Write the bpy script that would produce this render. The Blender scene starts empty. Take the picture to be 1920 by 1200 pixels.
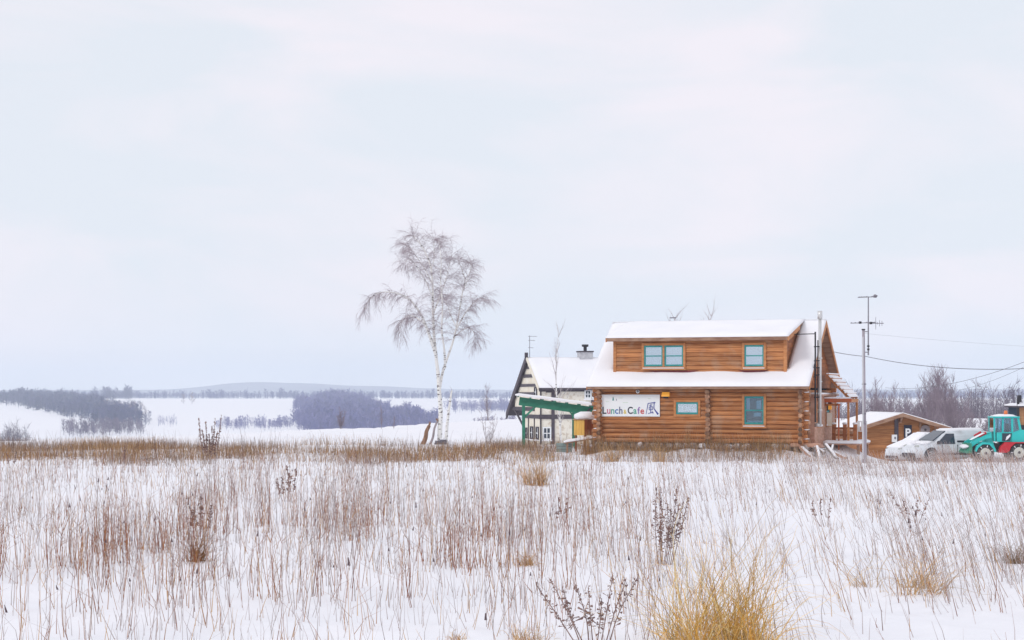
import bpy, math, random
import numpy as np
from mathutils import Vector, Matrix

R = math.radians
random.seed(7)
rng = np.random.default_rng(7)
S = bpy.context.scene
COL = S.collection

# ------------------------------------------------------------------ camera
F, PX, PY, HC = 3600.0, 960.0, 740.0, 2.6       # focal length in photo pixels, eye point, eye height
cam = bpy.data.cameras.new('camera')
cam.sensor_width = 36.0
cam.lens = 36.0 * F / 1920.0
cam.shift_y = (PY - 600.0) / 1920.0
cam.clip_start, cam.clip_end = 0.5, 40000.0
camo = bpy.data.objects.new('camera', cam)
COL.objects.link(camo)
camo.location = (0, 0, HC)
camo.rotation_euler = (R(90), 0, 0)
S.camera = camo

# ------------------------------------------------------------------ sky, sun, exposure
SUN_EL, SUN_AZ = R(34), R(-130)                 # sun behind the camera's left shoulder, veiled by cloud
w = bpy.data.worlds.new('World')
S.world = w
w.use_nodes = True
nt = w.node_tree
N, L = nt.nodes, nt.links
N.clear()
wout = N.new('ShaderNodeOutputWorld')
bg = N.new('ShaderNodeBackground')
bg.inputs['Strength'].default_value = 0.1
sky = N.new('ShaderNodeTexSky')
sky.sky_type = 'NISHITA'
sky.sun_disc = False
sky.sun_elevation = SUN_EL
sky.sun_rotation = SUN_AZ
tc = N.new('ShaderNodeTexCoord')
mp = N.new('ShaderNodeMapping')
mp.inputs['Scale'].default_value = (2.2, 2.2, 7.0)
mp.inputs['Rotation'].default_value = (0.0, R(8), 0.3)
L.new(tc.outputs['Generated'], mp.inputs['Vector'])
nz = N.new('ShaderNodeTexNoise')
nz.inputs['Scale'].default_value = 2.4
nz.inputs['Detail'].default_value = 5.0
nz.inputs['Roughness'].default_value = 0.5
nz.inputs['Distortion'].default_value = 0.5
L.new(mp.outputs['Vector'], nz.inputs['Vector'])
rp = N.new('ShaderNodeValToRGB')
e = rp.color_ramp.elements
e[0].position, e[0].color = 0.40, (7.35, 7.72, 8.3, 1)
e[1].position, e[1].color = 0.60, (8.6, 8.12, 8.62, 1)
L.new(nz.outputs['Fac'], rp.inputs['Fac'])
mx = N.new('ShaderNodeMix')
mx.data_type = 'RGBA'
mx.inputs['Factor'].default_value = 0.94
L.new(sky.outputs['Color'], mx.inputs['A'])
L.new(rp.outputs['Color'], mx.inputs['B'])
L.new(mx.outputs['Result'], bg.inputs['Color'])
L.new(bg.outputs['Background'], wout.inputs['Surface'])

sun = bpy.data.lights.new('sun', 'SUN')
sun.energy = 0.9
sun.angle = R(14)
sun.color = (1.0, 0.965, 0.92)
suno = bpy.data.objects.new('sun', sun)
COL.objects.link(suno)
sd = Vector((math.sin(SUN_AZ) * math.cos(SUN_EL), math.cos(SUN_AZ) * math.cos(SUN_EL), math.sin(SUN_EL)))
suno.rotation_euler = (-sd).to_track_quat('-Z', 'Y').to_euler()

vs = S.view_settings
vs.view_transform, vs.look, vs.exposure, vs.gamma = 'Standard', 'None', 0.15, 1.0
vs.use_curve_mapping = False
cy = S.cycles
cy.use_denoising = True
cy.max_bounces, cy.diffuse_bounces, cy.glossy_bounces = 8, 4, 3
cy.transparent_max_bounces = 12
cy.volume_bounces = 2

# ------------------------------------------------------------------ helpers
def P(px, py, Y):
    """a photo pixel at depth Y, as a point"""
    return Vector(((px - PX) * Y / F, Y, HC - (py - PY) * Y / F))


def ss(a, b, x):
    t = np.clip((np.asarray(x, float) - a) / (b - a), 0, 1)
    return t * t * (3 - 2 * t)


_perm = np.random.default_rng(3).random((256, 256))


def vnoise(x, y):
    x = np.asarray(x, float); y = np.asarray(y, float)
    xi = np.floor(x).astype(int); yi = np.floor(y).astype(int)
    fx = x - xi; fy = y - yi
    fx = fx * fx * (3 - 2 * fx); fy = fy * fy * (3 - 2 * fy)
    g = lambda a, b: _perm[a & 255, b & 255]
    return (g(xi, yi) * (1 - fx) + g(xi + 1, yi) * fx) * (1 - fy) + (g(xi, yi + 1) * (1 - fx) + g(xi + 1, yi + 1) * fx) * fy


def fbm(x, y, o=3):
    s, a, t = 0, 1.0, 0
    for i in range(o):
        s = s + a * vnoise(np.asarray(x) * 2 ** i + 17 * i, np.asarray(y) * 2 ** i + 5 * i)
        t += a
        a *= .5
    return s / t


class MB:
    """collects shapes; build() links them as one mesh object"""
    def __init__(s):
        s.v, s.f = [], []

    def add(s, vs_, fs_):
        o = len(s.v)
        s.v += [tuple(p) for p in vs_]
        s.f += [tuple(i + o for i in f) for f in fs_]
        return s

    def box(s, a, b):
        x0, x1 = sorted((a[0], b[0])); y0, y1 = sorted((a[1], b[1])); z0, z1 = sorted((a[2], b[2]))
        return s.add([(x0, y0, z0), (x1, y0, z0), (x1, y1, z0), (x0, y1, z0), (x0, y0, z1), (x1, y0, z1), (x1, y1, z1), (x0, y1, z1)],
                     [(0, 3, 2, 1), (4, 5, 6, 7), (0, 1, 5, 4), (1, 2, 6, 5), (2, 3, 7, 6), (3, 0, 4, 7)])

    def bbox(s, a, b, bev=.02):
        """box with chamfered long edges"""
        x0, x1 = sorted((a[0], b[0])); y0, y1 = sorted((a[1], b[1])); z0, z1 = sorted((a[2], b[2]))
        d = min(bev, .45 * (x1 - x0), .45 * (y1 - y0), .45 * (z1 - z0))
        vs_, idx = [], {}
        for i, (x, sx) in enumerate(((x0, 1), (x1, -1))):
            for j, (y, sy) in enumerate(((y0, 1), (y1, -1))):
                for k, (z, sz) in enumerate(((z0, 1), (z1, -1))):
                    for ax in range(3):
                        idx[i, j, k, ax] = len(vs_)
                        vs_.append((x + (sx * d if ax != 0 else 0), y + (sy * d if ax != 1 else 0), z + (sz * d if ax != 2 else 0)))
        fs = []
        for ax in range(3):
            o = [a_ for a_ in range(3) if a_ != ax]
            for t in (0, 1):
                q = []
                for (m, n) in ((0, 0), (1, 0), (1, 1), (0, 1)):
                    c = [0, 0, 0]; c[ax] = t; c[o[0]] = m; c[o[1]] = n
                    q.append(idx[c[0], c[1], c[2], ax])
                fs.append(tuple(q))
            for m in (0, 1):
                for n in (0, 1):
                    c0 = [0, 0, 0]; c0[o[0]] = m; c0[o[1]] = n
                    c1 = list(c0); c1[ax] = 1
                    fs.append((idx[(*c0, o[0])], idx[(*c1, o[0])], idx[(*c1, o[1])], idx[(*c0, o[1])]))
        for i in (0, 1):
            for j in (0, 1):
                for k in (0, 1):
                    fs.append((idx[i, j, k, 0], idx[i, j, k, 1], idx[i, j, k, 2]))
        return s.add(vs_, fs)

    def beam(s, p, q, w_, h_, up=(0, 0, 1)):
        p, q = Vector(p), Vector(q)
        d = (q - p).normalized()
        u = Vector(up)
        if abs(d.dot(u)) > .98:
            u = Vector((0, 1, 0))
        a = d.cross(u).normalized() * (w_ / 2)
        b = a.cross(d).normalized() * (h_ / 2)
        vs_ = [c + i * a + j * b for c in (p, q) for (i, j) in ((-1, -1), (1, -1), (1, 1), (-1, 1))]
        return s.add(vs_, [(0, 1, 2, 3), (7, 6, 5, 4), (0, 4, 5, 1), (1, 5, 6, 2), (2, 6, 7, 3), (3, 7, 4, 0)])

    def tube(s, pts, rad, n=6, cap=True):
        pts = [Vector(p) for p in pts]
        if not hasattr(rad, '__len__'):
            rad = [rad] * len(pts)
        vs_, fs = [], []
        ref = None
        for i, p in enumerate(pts):
            d = (pts[min(i + 1, len(pts) - 1)] - pts[max(i - 1, 0)])
            d = d.normalized() if d.length > 1e-9 else Vector((0, 0, 1))
            if ref is None:
                ref = Vector((1, 0, 0)) if abs(d.x) < .8 else Vector((0, 1, 0))
            a = (ref - d * ref.dot(d)).normalized()
            ref = a
            b = d.cross(a)
            for k in range(n):
                t = 2 * math.pi * k / n
                vs_.append(p + (a * math.cos(t) + b * math.sin(t)) * rad[i])
        for i in range(len(pts) - 1):
            for k in range(n):
                k2 = (k + 1) % n
                fs.append((i * n + k, i * n + k2, (i + 1) * n + k2, (i + 1) * n + k))
        if cap:
            fs.append(tuple(range(n - 1, -1, -1)))
            fs.append(tuple(range((len(pts) - 1) * n, len(pts) * n)))
        return s.add(vs_, fs)

    def prism(s, poly, axis, a, b):
        """extrude a 2D polygon between a and b along the axis (0: x, poly=(y,z); 1: y, poly=(x,z); 2: z, poly=(x,y))"""
        n = len(poly)
        mk = {0: lambda p, t: (t, p[0], p[1]), 1: lambda p, t: (p[0], t, p[1]), 2: lambda p, t: (p[0], p[1], t)}[axis]
        vs_ = [mk(p, a) for p in poly] + [mk(p, b) for p in poly]
        fs = [tuple(range(n)), tuple(range(2 * n - 1, n - 1, -1))] + [(i, i + n, (i + 1) % n + n, (i + 1) % n) for i in range(n)]
        return s.add(vs_, fs)

    def blob(s, c, r, seed=0, nu=10, nv=6, rough=.2):
        g = random.Random(seed)
        vs_ = [(c[0], c[1], c[2] - r[2])]
        for j in range(1, nv):
            t = math.pi * j / nv
            for i in range(nu):
                p = 2 * math.pi * i / nu
                k = 1 + g.uniform(-rough, rough)
                vs_.append((c[0] + r[0] * k * math.sin(t) * math.cos(p), c[1] + r[1] * k * math.sin(t) * math.sin(p), c[2] - r[2] * k * math.cos(t)))
        vs_.append((c[0], c[1], c[2] + r[2]))
        fs = [(0, 1 + (i + 1) % nu, 1 + i) for i in range(nu)]
        for j in range(nv - 2):
            for i in range(nu):
                a = 1 + j * nu
                fs.append((a + i, a + (i + 1) % nu, a + nu + (i + 1) % nu, a + nu + i))
        top = len(vs_) - 1
        a = 1 + (nv - 2) * nu
        fs += [(a + i, a + (i + 1) % nu, top) for i in range(nu)]
        return s.add(vs_, fs)

    def build(s, name, m, parent=None, smooth=False, **props):
        me = bpy.data.meshes.new(name)
        me.from_pydata(s.v, [], s.f)
        me.materials.append(m)
        if smooth:
            me.polygons.foreach_set('use_smooth', [True] * len(me.polygons))
        me.update()
        return link(name, me, parent, **props)


def link(name, me, parent=None, **props):
    o = bpy.data.objects.new(name, me)
    COL.objects.link(o)
    if parent is not None:
        o.parent = parent
    for k, v_ in props.items():
        o[k] = v_
    return o


def thing(name, label, cat, loc=(0, 0, 0), rz=0.0, group=None):
    o = bpy.data.objects.new(name, None)
    COL.objects.link(o)
    o.location = loc
    o.rotation_euler = (0, 0, rz)
    o['label'], o['category'] = label, cat
    if group:
        o['group'] = group
    return o


def big_mesh(name, V, Fq, m, col=None, parent=None, smooth=False, **props):
    """mesh from numpy arrays: V (n,3), Fq (m,k) all faces with k corners"""
    V = np.ascontiguousarray(V, dtype=np.float32); Fq = np.ascontiguousarray(Fq, dtype=np.int32)
    me = bpy.data.meshes.new(name)
    me.vertices.add(len(V)); me.vertices.foreach_set('co', V.ravel())
    k = Fq.shape[1]
    me.loops.add(Fq.size); me.loops.foreach_set('vertex_index', Fq.ravel())
    me.polygons.add(len(Fq))
    me.polygons.foreach_set('loop_start', np.arange(len(Fq), dtype=np.int32) * k)
    me.polygons.foreach_set('loop_total', np.full(len(Fq), k, dtype=np.int32))
    if smooth:
        me.polygons.foreach_set('use_smooth', np.ones(len(Fq), dtype=bool))
    if col is not None:
        at = me.color_attributes.new('tint', 'FLOAT_COLOR', 'POINT')
        c4 = np.ones((len(V), 4), dtype=np.float32); c4[:, :3] = col
        at.data.foreach_set('color', c4.ravel())
    me.materials.append(m)
    me.update(); me.validate()
    return link(name, me, parent, **props)


# ------------------------------------------------------------------ materials
def mat(name, c, rough=.7, c2=None, scale=(3, 3, 3), var=0.0, bump=0.0, bscale=20.0, metal=0.0, spec=.3, emit=None, mixpos=(.35, .65), c3=None, c3amt=.5, c3scale=1.5):
    m = bpy.data.materials.new(name)
    m.use_nodes = True
    t = m.node_tree
    b = t.nodes['Principled BSDF']
    b.inputs['Roughness'].default_value = rough
    b.inputs['Metallic'].default_value = metal
    b.inputs['Specular IOR Level'].default_value = spec
    b.inputs['Base Color'].default_value = (*c, 1)
    out = None
    tcn = t.nodes.new('ShaderNodeTexCoord')
    if c2 is not None:
        mpn = t.nodes.new('ShaderNodeMapping')
        mpn.inputs['Scale'].default_value = scale
        n1 = t.nodes.new('ShaderNodeTexNoise')
        n1.inputs['Scale'].default_value = 1.0
        n1.inputs['Detail'].default_value = 4.0
        r1 = t.nodes.new('ShaderNodeValToRGB')
        r1.color_ramp.elements[0].position, r1.color_ramp.elements[1].position = mixpos
        r1.color_ramp.elements[0].color = (*c, 1)
        r1.color_ramp.elements[1].color = (*c2, 1)
        t.links.new(tcn.outputs['Object'], mpn.inputs['Vector'])
        t.links.new(mpn.outputs['Vector'], n1.inputs['Vector'])
        t.links.new(n1.outputs['Fac'], r1.inputs['Fac'])
        out = r1.outputs['Color']
    if c3 is not None:
        n3 = t.nodes.new('ShaderNodeTexNoise')
        n3.inputs['Scale'].default_value = c3scale
        n3.inputs['Detail'].default_value = 6.0
        t.links.new(tcn.outputs['Object'], n3.inputs['Vector'])
        r3 = t.nodes.new('ShaderNodeValToRGB')
        r3.color_ramp.elements[0].position, r3.color_ramp.elements[1].position = .52, .68
        r3.color_ramp.elements[0].color = (0, 0, 0, 1)
        r3.color_ramp.elements[1].color = (c3amt, c3amt, c3amt, 1)
        t.links.new(n3.outputs['Fac'], r3.inputs['Fac'])
        m3 = t.nodes.new('ShaderNodeMix'); m3.data_type = 'RGBA'
        t.links.new(r3.outputs['Color'], m3.inputs['Factor'])
        t.links.new(out, m3.inputs['A'])
        m3.inputs['B'].default_value = (*c3, 1)
        out = m3.outputs['Result']
    if var > 0:
        oi = t.nodes.new('ShaderNodeObjectInfo')
        mr = t.nodes.new('ShaderNodeMapRange')
        mr.inputs['To Min'].default_value, mr.inputs['To Max'].default_value = 1 - var, 1 + var
        t.links.new(oi.outputs['Random'], mr.inputs['Value'])
        mm = t.nodes.new('ShaderNodeMix'); mm.data_type = 'RGBA'; mm.blend_type = 'MULTIPLY'
        mm.inputs['Factor'].default_value = 1.0
        if out:
            t.links.new(out, mm.inputs['A'])
        else:
            mm.inputs['A'].default_value = (*c, 1)
        t.links.new(mr.outputs['Result'], mm.inputs['B'])
        out = mm.outputs['Result']
    if out:
        t.links.new(out, b.inputs['Base Color'])
    if bump > 0:
        n2 = t.nodes.new('ShaderNodeTexNoise')
        n2.inputs['Scale'].default_value = bscale
        n2.inputs['Detail'].default_value = 5.0
        bp = t.nodes.new('ShaderNodeBump')
        bp.inputs['Strength'].default_value = bump
        bp.inputs['Distance'].default_value = .05
        t.links.new(tcn.outputs['Object'], n2.inputs['Vector'])
        t.links.new(n2.outputs['Fac'], bp.inputs['Height'])
        t.links.new(bp.outputs['Normal'], b.inputs['Normal'])
    if emit:
        b.inputs['Emission Color'].default_value = (*emit[0], 1)
        b.inputs['Emission Strength'].default_value = emit[1]
    return m


def mat_tint(name, rough=.85, trans=0.0):
    m = bpy.data.materials.new(name)
    m.use_nodes = True
    t = m.node_tree
    b = t.nodes['Principled BSDF']
    a = t.nodes.new('ShaderNodeAttribute')
    a.attribute_name = 'tint'
    t.links.new(a.outputs['Color'], b.inputs['Base Color'])
    b.inputs['Roughness'].default_value = rough
    b.inputs['Specular IOR Level'].default_value = .15
    if trans > 0:
        tl = t.nodes.new('ShaderNodeBsdfTranslucent')
        t.links.new(a.outputs['Color'], tl.inputs['Color'])
        ms = t.nodes.new('ShaderNodeMixShader')
        ms.inputs['Fac'].default_value = trans
        o = t.nodes['Material Output']
        t.links.new(b.outputs[0], ms.inputs[1]); t.links.new(tl.outputs[0], ms.inputs[2])
        t.links.new(ms.outputs[0], o.inputs['Surface'])
    return m


def mat_glass(name, tint, gloss=.3):
    m = bpy.data.materials.new(name)
    m.use_nodes = True
    t = m.node_tree
    t.nodes.clear()
    o = t.nodes.new('ShaderNodeOutputMaterial')
    tr = t.nodes.new('ShaderNodeBsdfTransparent'); tr.inputs['Color'].default_value = (*tint, 1)
    gl = t.nodes.new('ShaderNodeBsdfGlossy'); gl.inputs['Roughness'].default_value = .03
    gl.inputs['Color'].default_value = (.9, .96, 1, 1)
    fr = t.nodes.new('ShaderNodeFresnel'); fr.inputs['IOR'].default_value = 1.5
    ad = t.nodes.new('ShaderNodeMath'); ad.operation = 'ADD'; ad.use_clamp = True; ad.inputs[1].default_value = gloss
    mxn = t.nodes.new('ShaderNodeMixShader')
    t.links.new(fr.outputs[0], ad.inputs[0]); t.links.new(ad.outputs[0], mxn.inputs['Fac'])
    t.links.new(tr.outputs[0], mxn.inputs[1]); t.links.new(gl.outputs[0], mxn.inputs[2])
    t.links.new(mxn.outputs[0], o.inputs['Surface'])
    return m


M = dict(
    snow=mat('snow', (.86, .87, .91), .65, (.90, .90, .935), (.35, .35, .35), bump=.55, bscale=3.5, spec=.25),
    roof_snow=mat('roof_snow', (.87, .875, .91), .65, (.91, .91, .94), (.8, .8, .8), bump=.2, bscale=4, spec=.25),
    log=mat('log_wood', (.33, .12, .042), .6, (.54, .235, .09), (1.1, 4, 16), var=.2, bump=.15, bscale=14, spec=.2, c3=(.46, .29, .19), c3amt=.6, c3scale=1.6),
    log_end=mat('log_end_wood', (.17, .085, .055), .75, (.40, .23, .14), (7, 7, 7), var=.5, bump=.2),  # shadow at the wall corners is put into this dark brown
    trim=mat('trim_wood', (.45, .17, .055), .6, (.56, .25, .10), (2, 2, 9), var=.1),
    fascia=mat('fascia_wood', (.25, .13, .085), .7, (.40, .25, .17), (2, 6, 6), var=.1),
    board=mat('weathered_board', (.45, .25, .17), .75, (.60, .37, .28), (3, 3, 9), var=.12, bump=.1),
    gable=mat('gable_board', (.27, .085, .028), .6, (.42, .15, .05), (3, 3, 9), var=.14),
    teal=mat('teal_paint', (.02, .24, .25), .45, (.03, .32, .31), (9, 9, 9)),
    steel=mat('flue_steel', (.70, .70, .69), .35, (.60, .60, .60), (2, 2, 2), metal=.5),
    black=mat('black_iron', (.03, .028, .035), .5),
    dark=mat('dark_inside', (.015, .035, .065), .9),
    curtain_and_reflection=mat('cloth_and_reflection', (.80, .84, .88), .9, (.82, .84, .86), (14, 2, 2)),
    pane=mat_glass('window_pane', (.86, .95, .98), .42),
    pane_dark=mat_glass('dark_pane', (.62, .78, .86), .07),
    white=mat('white_paint', (.86, .88, .89), .5, (.83, .86, .87), (2, 2, 2)),
    stone=mat('foundation_stone', (.22, .19, .175), .9, (.50, .46, .45), (5, 5, 5), var=.45, bump=.4, bscale=9),
    plaster=mat('cream_plaster', (.80, .76, .66), .85, (.74, .67, .54), (1.2, 1.2, 1.2), bump=.1, c3=(.40, .28, .17), c3amt=.0),
    rubble=mat('rubble_wall', (.82, .78, .68), .9, (.60, .51, .40), (3.2, 3.2, 4.2), bump=.3, bscale=7, mixpos=(.50, .68)),
    timber=mat('dark_timber', (.055, .047, .065), .7, (.085, .07, .085), (4, 4, 4), var=.2),
    green=mat('green_paint', (.025, .20, .125), .5, (.05, .27, .18), (2, 5, 5), var=.1),
    yellow=mat('yellow_board', (.78, .47, .10), .5, (.70, .40, .09), (5, 5, 2), var=.08),
    redbrown=mat('redbrown_board', (.25, .07, .025), .6, (.33, .10, .035), (5, 5, 2), var=.1),
    shed=mat('shed_wood', (.30, .115, .038), .65, (.45, .20, .075), (1.2, 3, 14), var=.15, bump=.1),
    pole=mat('grey_pole', (.31, .27, .31), .6, (.42, .38, .42), (6, 6, 1)),
    metal=mat('antenna_metal', (.22, .21, .24), .5, metal=.3),
    wire=mat('cable', (.10, .10, .12), .7),
    bark=mat('birch_bark', (.80, .79, .76), .8, (.10, .09, .09), (4, 4, 13), mixpos=(.56, .64)),
    twig=mat('birch_twig', (.33, .27, .30), .85, (.43, .36, .39), (2, 2, 2)),
    greybark=mat('grey_bark', (.26, .22, .23), .85, (.36, .31, .32), (3, 3, 3)),
    scrub=mat('scrub_twig', (.23, .185, .225), .9, (.32, .26, .30), (1, 1, 1)),
    paletwig=mat('pale_twig', (.45, .41, .42), .85, (.55, .5, .5), (2, 2, 2)),
    brownbark=mat('brown_bark', (.20, .11, .07), .9, (.33, .19, .12), (8, 8, 3), bump=.3),
    turq=mat('turquoise_paint', (.012, .50, .48), .35, (.03, .56, .53), (2, 2, 2), spec=.5),
    red=mat('red_paint', (.55, .012, .025), .35, (.48, .015, .03), (2, 2, 2), spec=.5),
    rubber=mat('tyre_rubber', (.03, .03, .034), .8, (.06, .06, .065), (8, 8, 8)),
    rim=mat('cream_rim', (.60, .60, .54), .5),
    orange=mat('orange_lens', (.80, .22, .07), .3),
    carwhite=mat('white_car_paint', (.74, .77, .81), .35, (.52, .53, .55), (2, 2, 5), spec=.5, mixpos=(.45, .8)),
    carglass=mat('car_glass', (.015, .03, .055), .06, spec=.8),
    carplastic=mat('black_plastic', (.025, .027, .04), .55),
    alloy=mat('alloy_rim', (.45, .46, .48), .35, metal=.7),
    headlight=mat('headlight_lens', (.42, .44, .42), .15, spec=.8),
    navy=mat('navy_board', (.022, .024, .05), .5),
    rock=mat('dark_rock', (.11, .11, .14), .9, (.16, .16, .18), (3, 3, 3), bump=.5),
    lamp=mat('amber_lamp_shade', (.80, .36, .03), .4, emit=((1.0, .45, .06), .25)),
    weed=mat_tint('dry_stems'),
    blade=mat_tint('dry_blades', .8, .58),
    wood_far=mat_tint('far_trees', .95),
)

# ------------------------------------------------------------------ terrain
BROW_PX = [-2500, 0, 400, 700, 850, 970, 1920, 4500]
BROW_R = [150, 158, 182, 218, 262, 295, 320, 320]


def pxof(X, Y):
    X = np.asarray(X, float); Y = np.asarray(Y, float)
    return np.where(Y > 1, PX + F * X / np.maximum(Y, 1), np.where(X < 0, -2500., 4500.))


# snow drifted against the cabin footing
DRIFT = tuple((px, 83.55 - (px - 1126) / 377. * 2.87 - .75, h, .55, .55) for px, h in ((1135, .26), (1165, .2), (1190, .12), (1222, .3), (1262, .16), (1290, .26), (1330, .30), (1365, .14), (1395, .24), (1432, .18), (1465, .28), (1495, .2)))


def terr(X, Y, fine=True):
    X = np.asarray(X, float); Y = np.asarray(Y, float)
    r = np.hypot(X, Y)
    p = pxof(X, Y)
    brow = np.interp(p, BROW_PX, BROW_R)
    rs = ss(1540, 1640, p)
    z = -1.1 * ss(96, 140, r) * (1 - rs) - rs * 1.15 * ss(70, 112, r)
    # the valley beyond the brow
    q = np.clip((r - brow) / np.maximum(880 - brow, 1), 0, None)
    z = z - np.where(r > brow, np.minimum(26.9, 26.9 * np.clip(q, 0, 1) ** .92), 0)
    z = z + 10.6 * ss(880, 1200, r) + 15.1 * np.clip((r - 1200) / 1000., 0, 1) - 2.0 * ss(2300, 3000, r)
    # wooded knoll across the valley, far hills
    z = z + 2.0 * np.exp(-((p - 650) / 80.) ** 2) * np.exp(-((r - 1900) / 260.) ** 2)
    z = z + 9 * ss(4300, 6500, r)
    if fine:
        near = 1 - ss(140, 400, r)
        z = z + near * (.15 * (fbm(X / 3.2, Y / 3.2) - .5) + .22 * (fbm(X / 11., Y / 11.) - .5) * ss(8, 30, r))
        z = z + near * .11 * (fbm(X / .7, Y / .7, 2) - .5)
        z = z + (1 - near) * ss(300, 900, r) * 1.2 * (fbm(X / 60., Y / 60.) - .5)
    # ploughed snow banks beside the parking place
    for (bx, by, bh, sx, sy) in ((1806, 88, .22, 1.0, 2.0), (1565, 84.5, .35, 1.2, 1.4), (1600, 84.2, .26, 1.0, 1.2)) + DRIFT:
        cx = (bx - PX) * by / F
        z = z + bh * np.exp(-((X - cx) / sx) ** 2 - ((Y - by) / sy) ** 2) * (1 + .5 * (fbm(X * 1.7, Y * 1.7) - .5))
    return z


def tz(x, y):
    return float(terr(np.array([x]), np.array([y]))[0])


az = np.concatenate([np.linspace(-180, -24, 60, endpoint=False), np.linspace(-24, -17, 20, endpoint=False), np.linspace(-17, 17, 460, endpoint=False), np.linspace(17, 24, 20, endpoint=False), np.linspace(24, 180, 60, endpoint=False)])
rr = np.concatenate([np.linspace(1.5, 14, 14, endpoint=False), np.geomspace(14, 130, 260, endpoint=False), np.geomspace(130, 9000, 170)])
A, RR = np.meshgrid(np.radians(az), rr, indexing='ij')
X, Y = RR * np.sin(A), RR * np.cos(A)
Z = terr(X, Y)
V = np.stack([X, Y, Z], -1).reshape(-1, 3)
na, nr = len(az), len(rr)
I, J = np.meshgrid(np.arange(na), np.arange(nr - 1), indexing='ij')
I2 = (I + 1) % na
Q = np.stack([I * nr + J, I * nr + J + 1, I2 * nr + J + 1, I2 * nr + J], -1).reshape(-1, 4)
V = np.vstack([V, [[0, 0, 0]]])
ground = big_mesh('snow_ground', V, Q[:, ::-1], M['snow'], smooth=True, kind='structure')
# close the small hole under the camera
mb = MB()
c = MB()
c.add([(0, 0, 0)] + [tuple(V[i * nr]) for i in range(na)], [(0, 1 + (i + 1) % na, 1 + i) for i in range(na)])
c.build('centre_patch', M['snow'], ground)


# ------------------------------------------------------------------ snow cover lying on a slab
def snow_slab(name, c4, th, parent, nu=24, nv=8, seed=0, rough=.25, m='roof_snow', join='', **props):
    """c4: four corners a,b,c,d (a-b lower edge, d-c upper edge)"""
    a, b, c_, d = [Vector(p) for p in c4]
    vs_, fs = [], []
    for j in range(nv + 1):
        for i in range(nu + 1):
            s, t = i / nu, j / nv
            p = (a * (1 - s) + b * s) * (1 - t) + (d * (1 - s) + c_ * s) * t
            ed = min(i, nu - i, j, nv - j)
            k = .55 if ed == 0 and not ((j == nv and 't' in join) or (j == 0 and 'b' in join)) else 1.0
            if i in (0, nu): k = .55
            n = fbm(np.array([p.x * 1.1 + seed]), np.array([(p.y + p.z) * 1.1]))[0] - .5
            vs_.append((p.x, p.y, p.z + th * (k + rough * 2 * n * k)))
    base = len(vs_)
    for j in range(nv):
        for i in range(nu):
            k = j * (nu + 1) + i
            fs.append((k, k + 1, k + nu + 2, k + nu + 1))
    ring = [i for i in range(nu + 1)] + [(j + 1) * (nu + 1) - 1 for j in range(1, nv + 1)] + [nv * (nu + 1) + i for i in range(nu - 1, -1, -1)] + [j * (nu + 1) for j in range(nv - 1, 0, -1)]
    for k in ring:
        j, i = divmod(k, nu + 1)
        s, t = i / nu, j / nv
        p = (a * (1 - s) + b * s) * (1 - t) + (d * (1 - s) + c_ * s) * t
        vs_.append(tuple(p))
    nrg = len(ring)
    for q in range(nrg):
        q2 = (q + 1) % nrg
        ja, jb = ring[q] // (nu + 1), ring[q2] // (nu + 1)
        if ja == jb and ((ja == nv and 't' in join) or (ja == 0 and 'b' in join)):
            continue
        fs.append((base + q, base + q2, ring[q2], ring[q]))
    return MB().add(vs_, fs).build(name, M[m], parent, smooth=True, **props)


# ================================================================== LOG CABIN
TH = R(19.0)
CT, ST = math.cos(TH), math.sin(TH)
YR = 81.0
XR = (1503 - PX) * YR / F
LEN, DEP = 8.83, 7.0
ZF = HC - (832 - PY) * YR / F                    # top of the foundation
org = Vector((XR - LEN * CT, YR + LEN * ST, ZF))
cabin = thing('log_cabin', 'orange brown log cabin cafe with snowy roof and wide dormer', 'house', org, -TH)


def cw(px, py, v):
    """pixel on the cabin's plane at depth v -> local (u, w)"""
    dx, dz = (px - PX) / F, -(py - PY) / F
    # world = org + u*(CT,-ST) + v*(ST,CT) ; ray = t*(dx,1)
    ox, oy = org.x + v * ST, org.y + v * CT
    # t*dx = ox+u*CT ; t = oy-u*ST
    u = (oy * dx - ox) / (CT + ST * dx)
    t = oy - u * ST
    return u, HC + t * dz - ZF


def cs(px, py, u):
    """pixel on the cabin's side plane at u -> local (v, w)"""
    dx, dz = (px - PX) / F, -(py - PY) / F
    ox, oy = org.x + u * CT, org.y - u * ST
    v = (oy * dx - ox) / (ST - CT * dx)
    t = oy + v * CT
    return v, HC + t * dz - ZF


NL, PITCH, LR = 12, .197, .112
EAVE_W = cw(1310, 722, -.6)[1]
RIDGE_W = cw(1340, 604, 3.5)[1]
SL = (RIDGE_W - EAVE_W) / 4.1
roofw = lambda v: EAVE_W + SL * (v + .6) if v <= 3.5 else RIDGE_W - SL * (v - 3.5)


def log_poly(r):
    return [(-r * .55, -r * .86), (.0, -r * .86), (r * .55, -r * .86), (r * .9, -r * .45), (r, 0), (r * .9, r * .45), (r * .55, r * .86), (-r * .55, r * .86), (-r * .9, r * .45), (-r, 0), (-r * .9, -r * .45)]


def hlog(parent, u0, u1, v, w_, r=LR, m='log', name='log', axis=0):
    g = random.uniform(-.006, .006)
    poly = [((v if axis == 0 else u0) + a * 1.0 + g, w_ + b * .97) for a, b in log_poly(r)]
    if axis == 0:
        return MB().prism(poly, 0, u0, u1).build(name, M[m], parent)
    return MB().prism(poly, 1, u1, v).build(name, M[m], parent)


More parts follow.
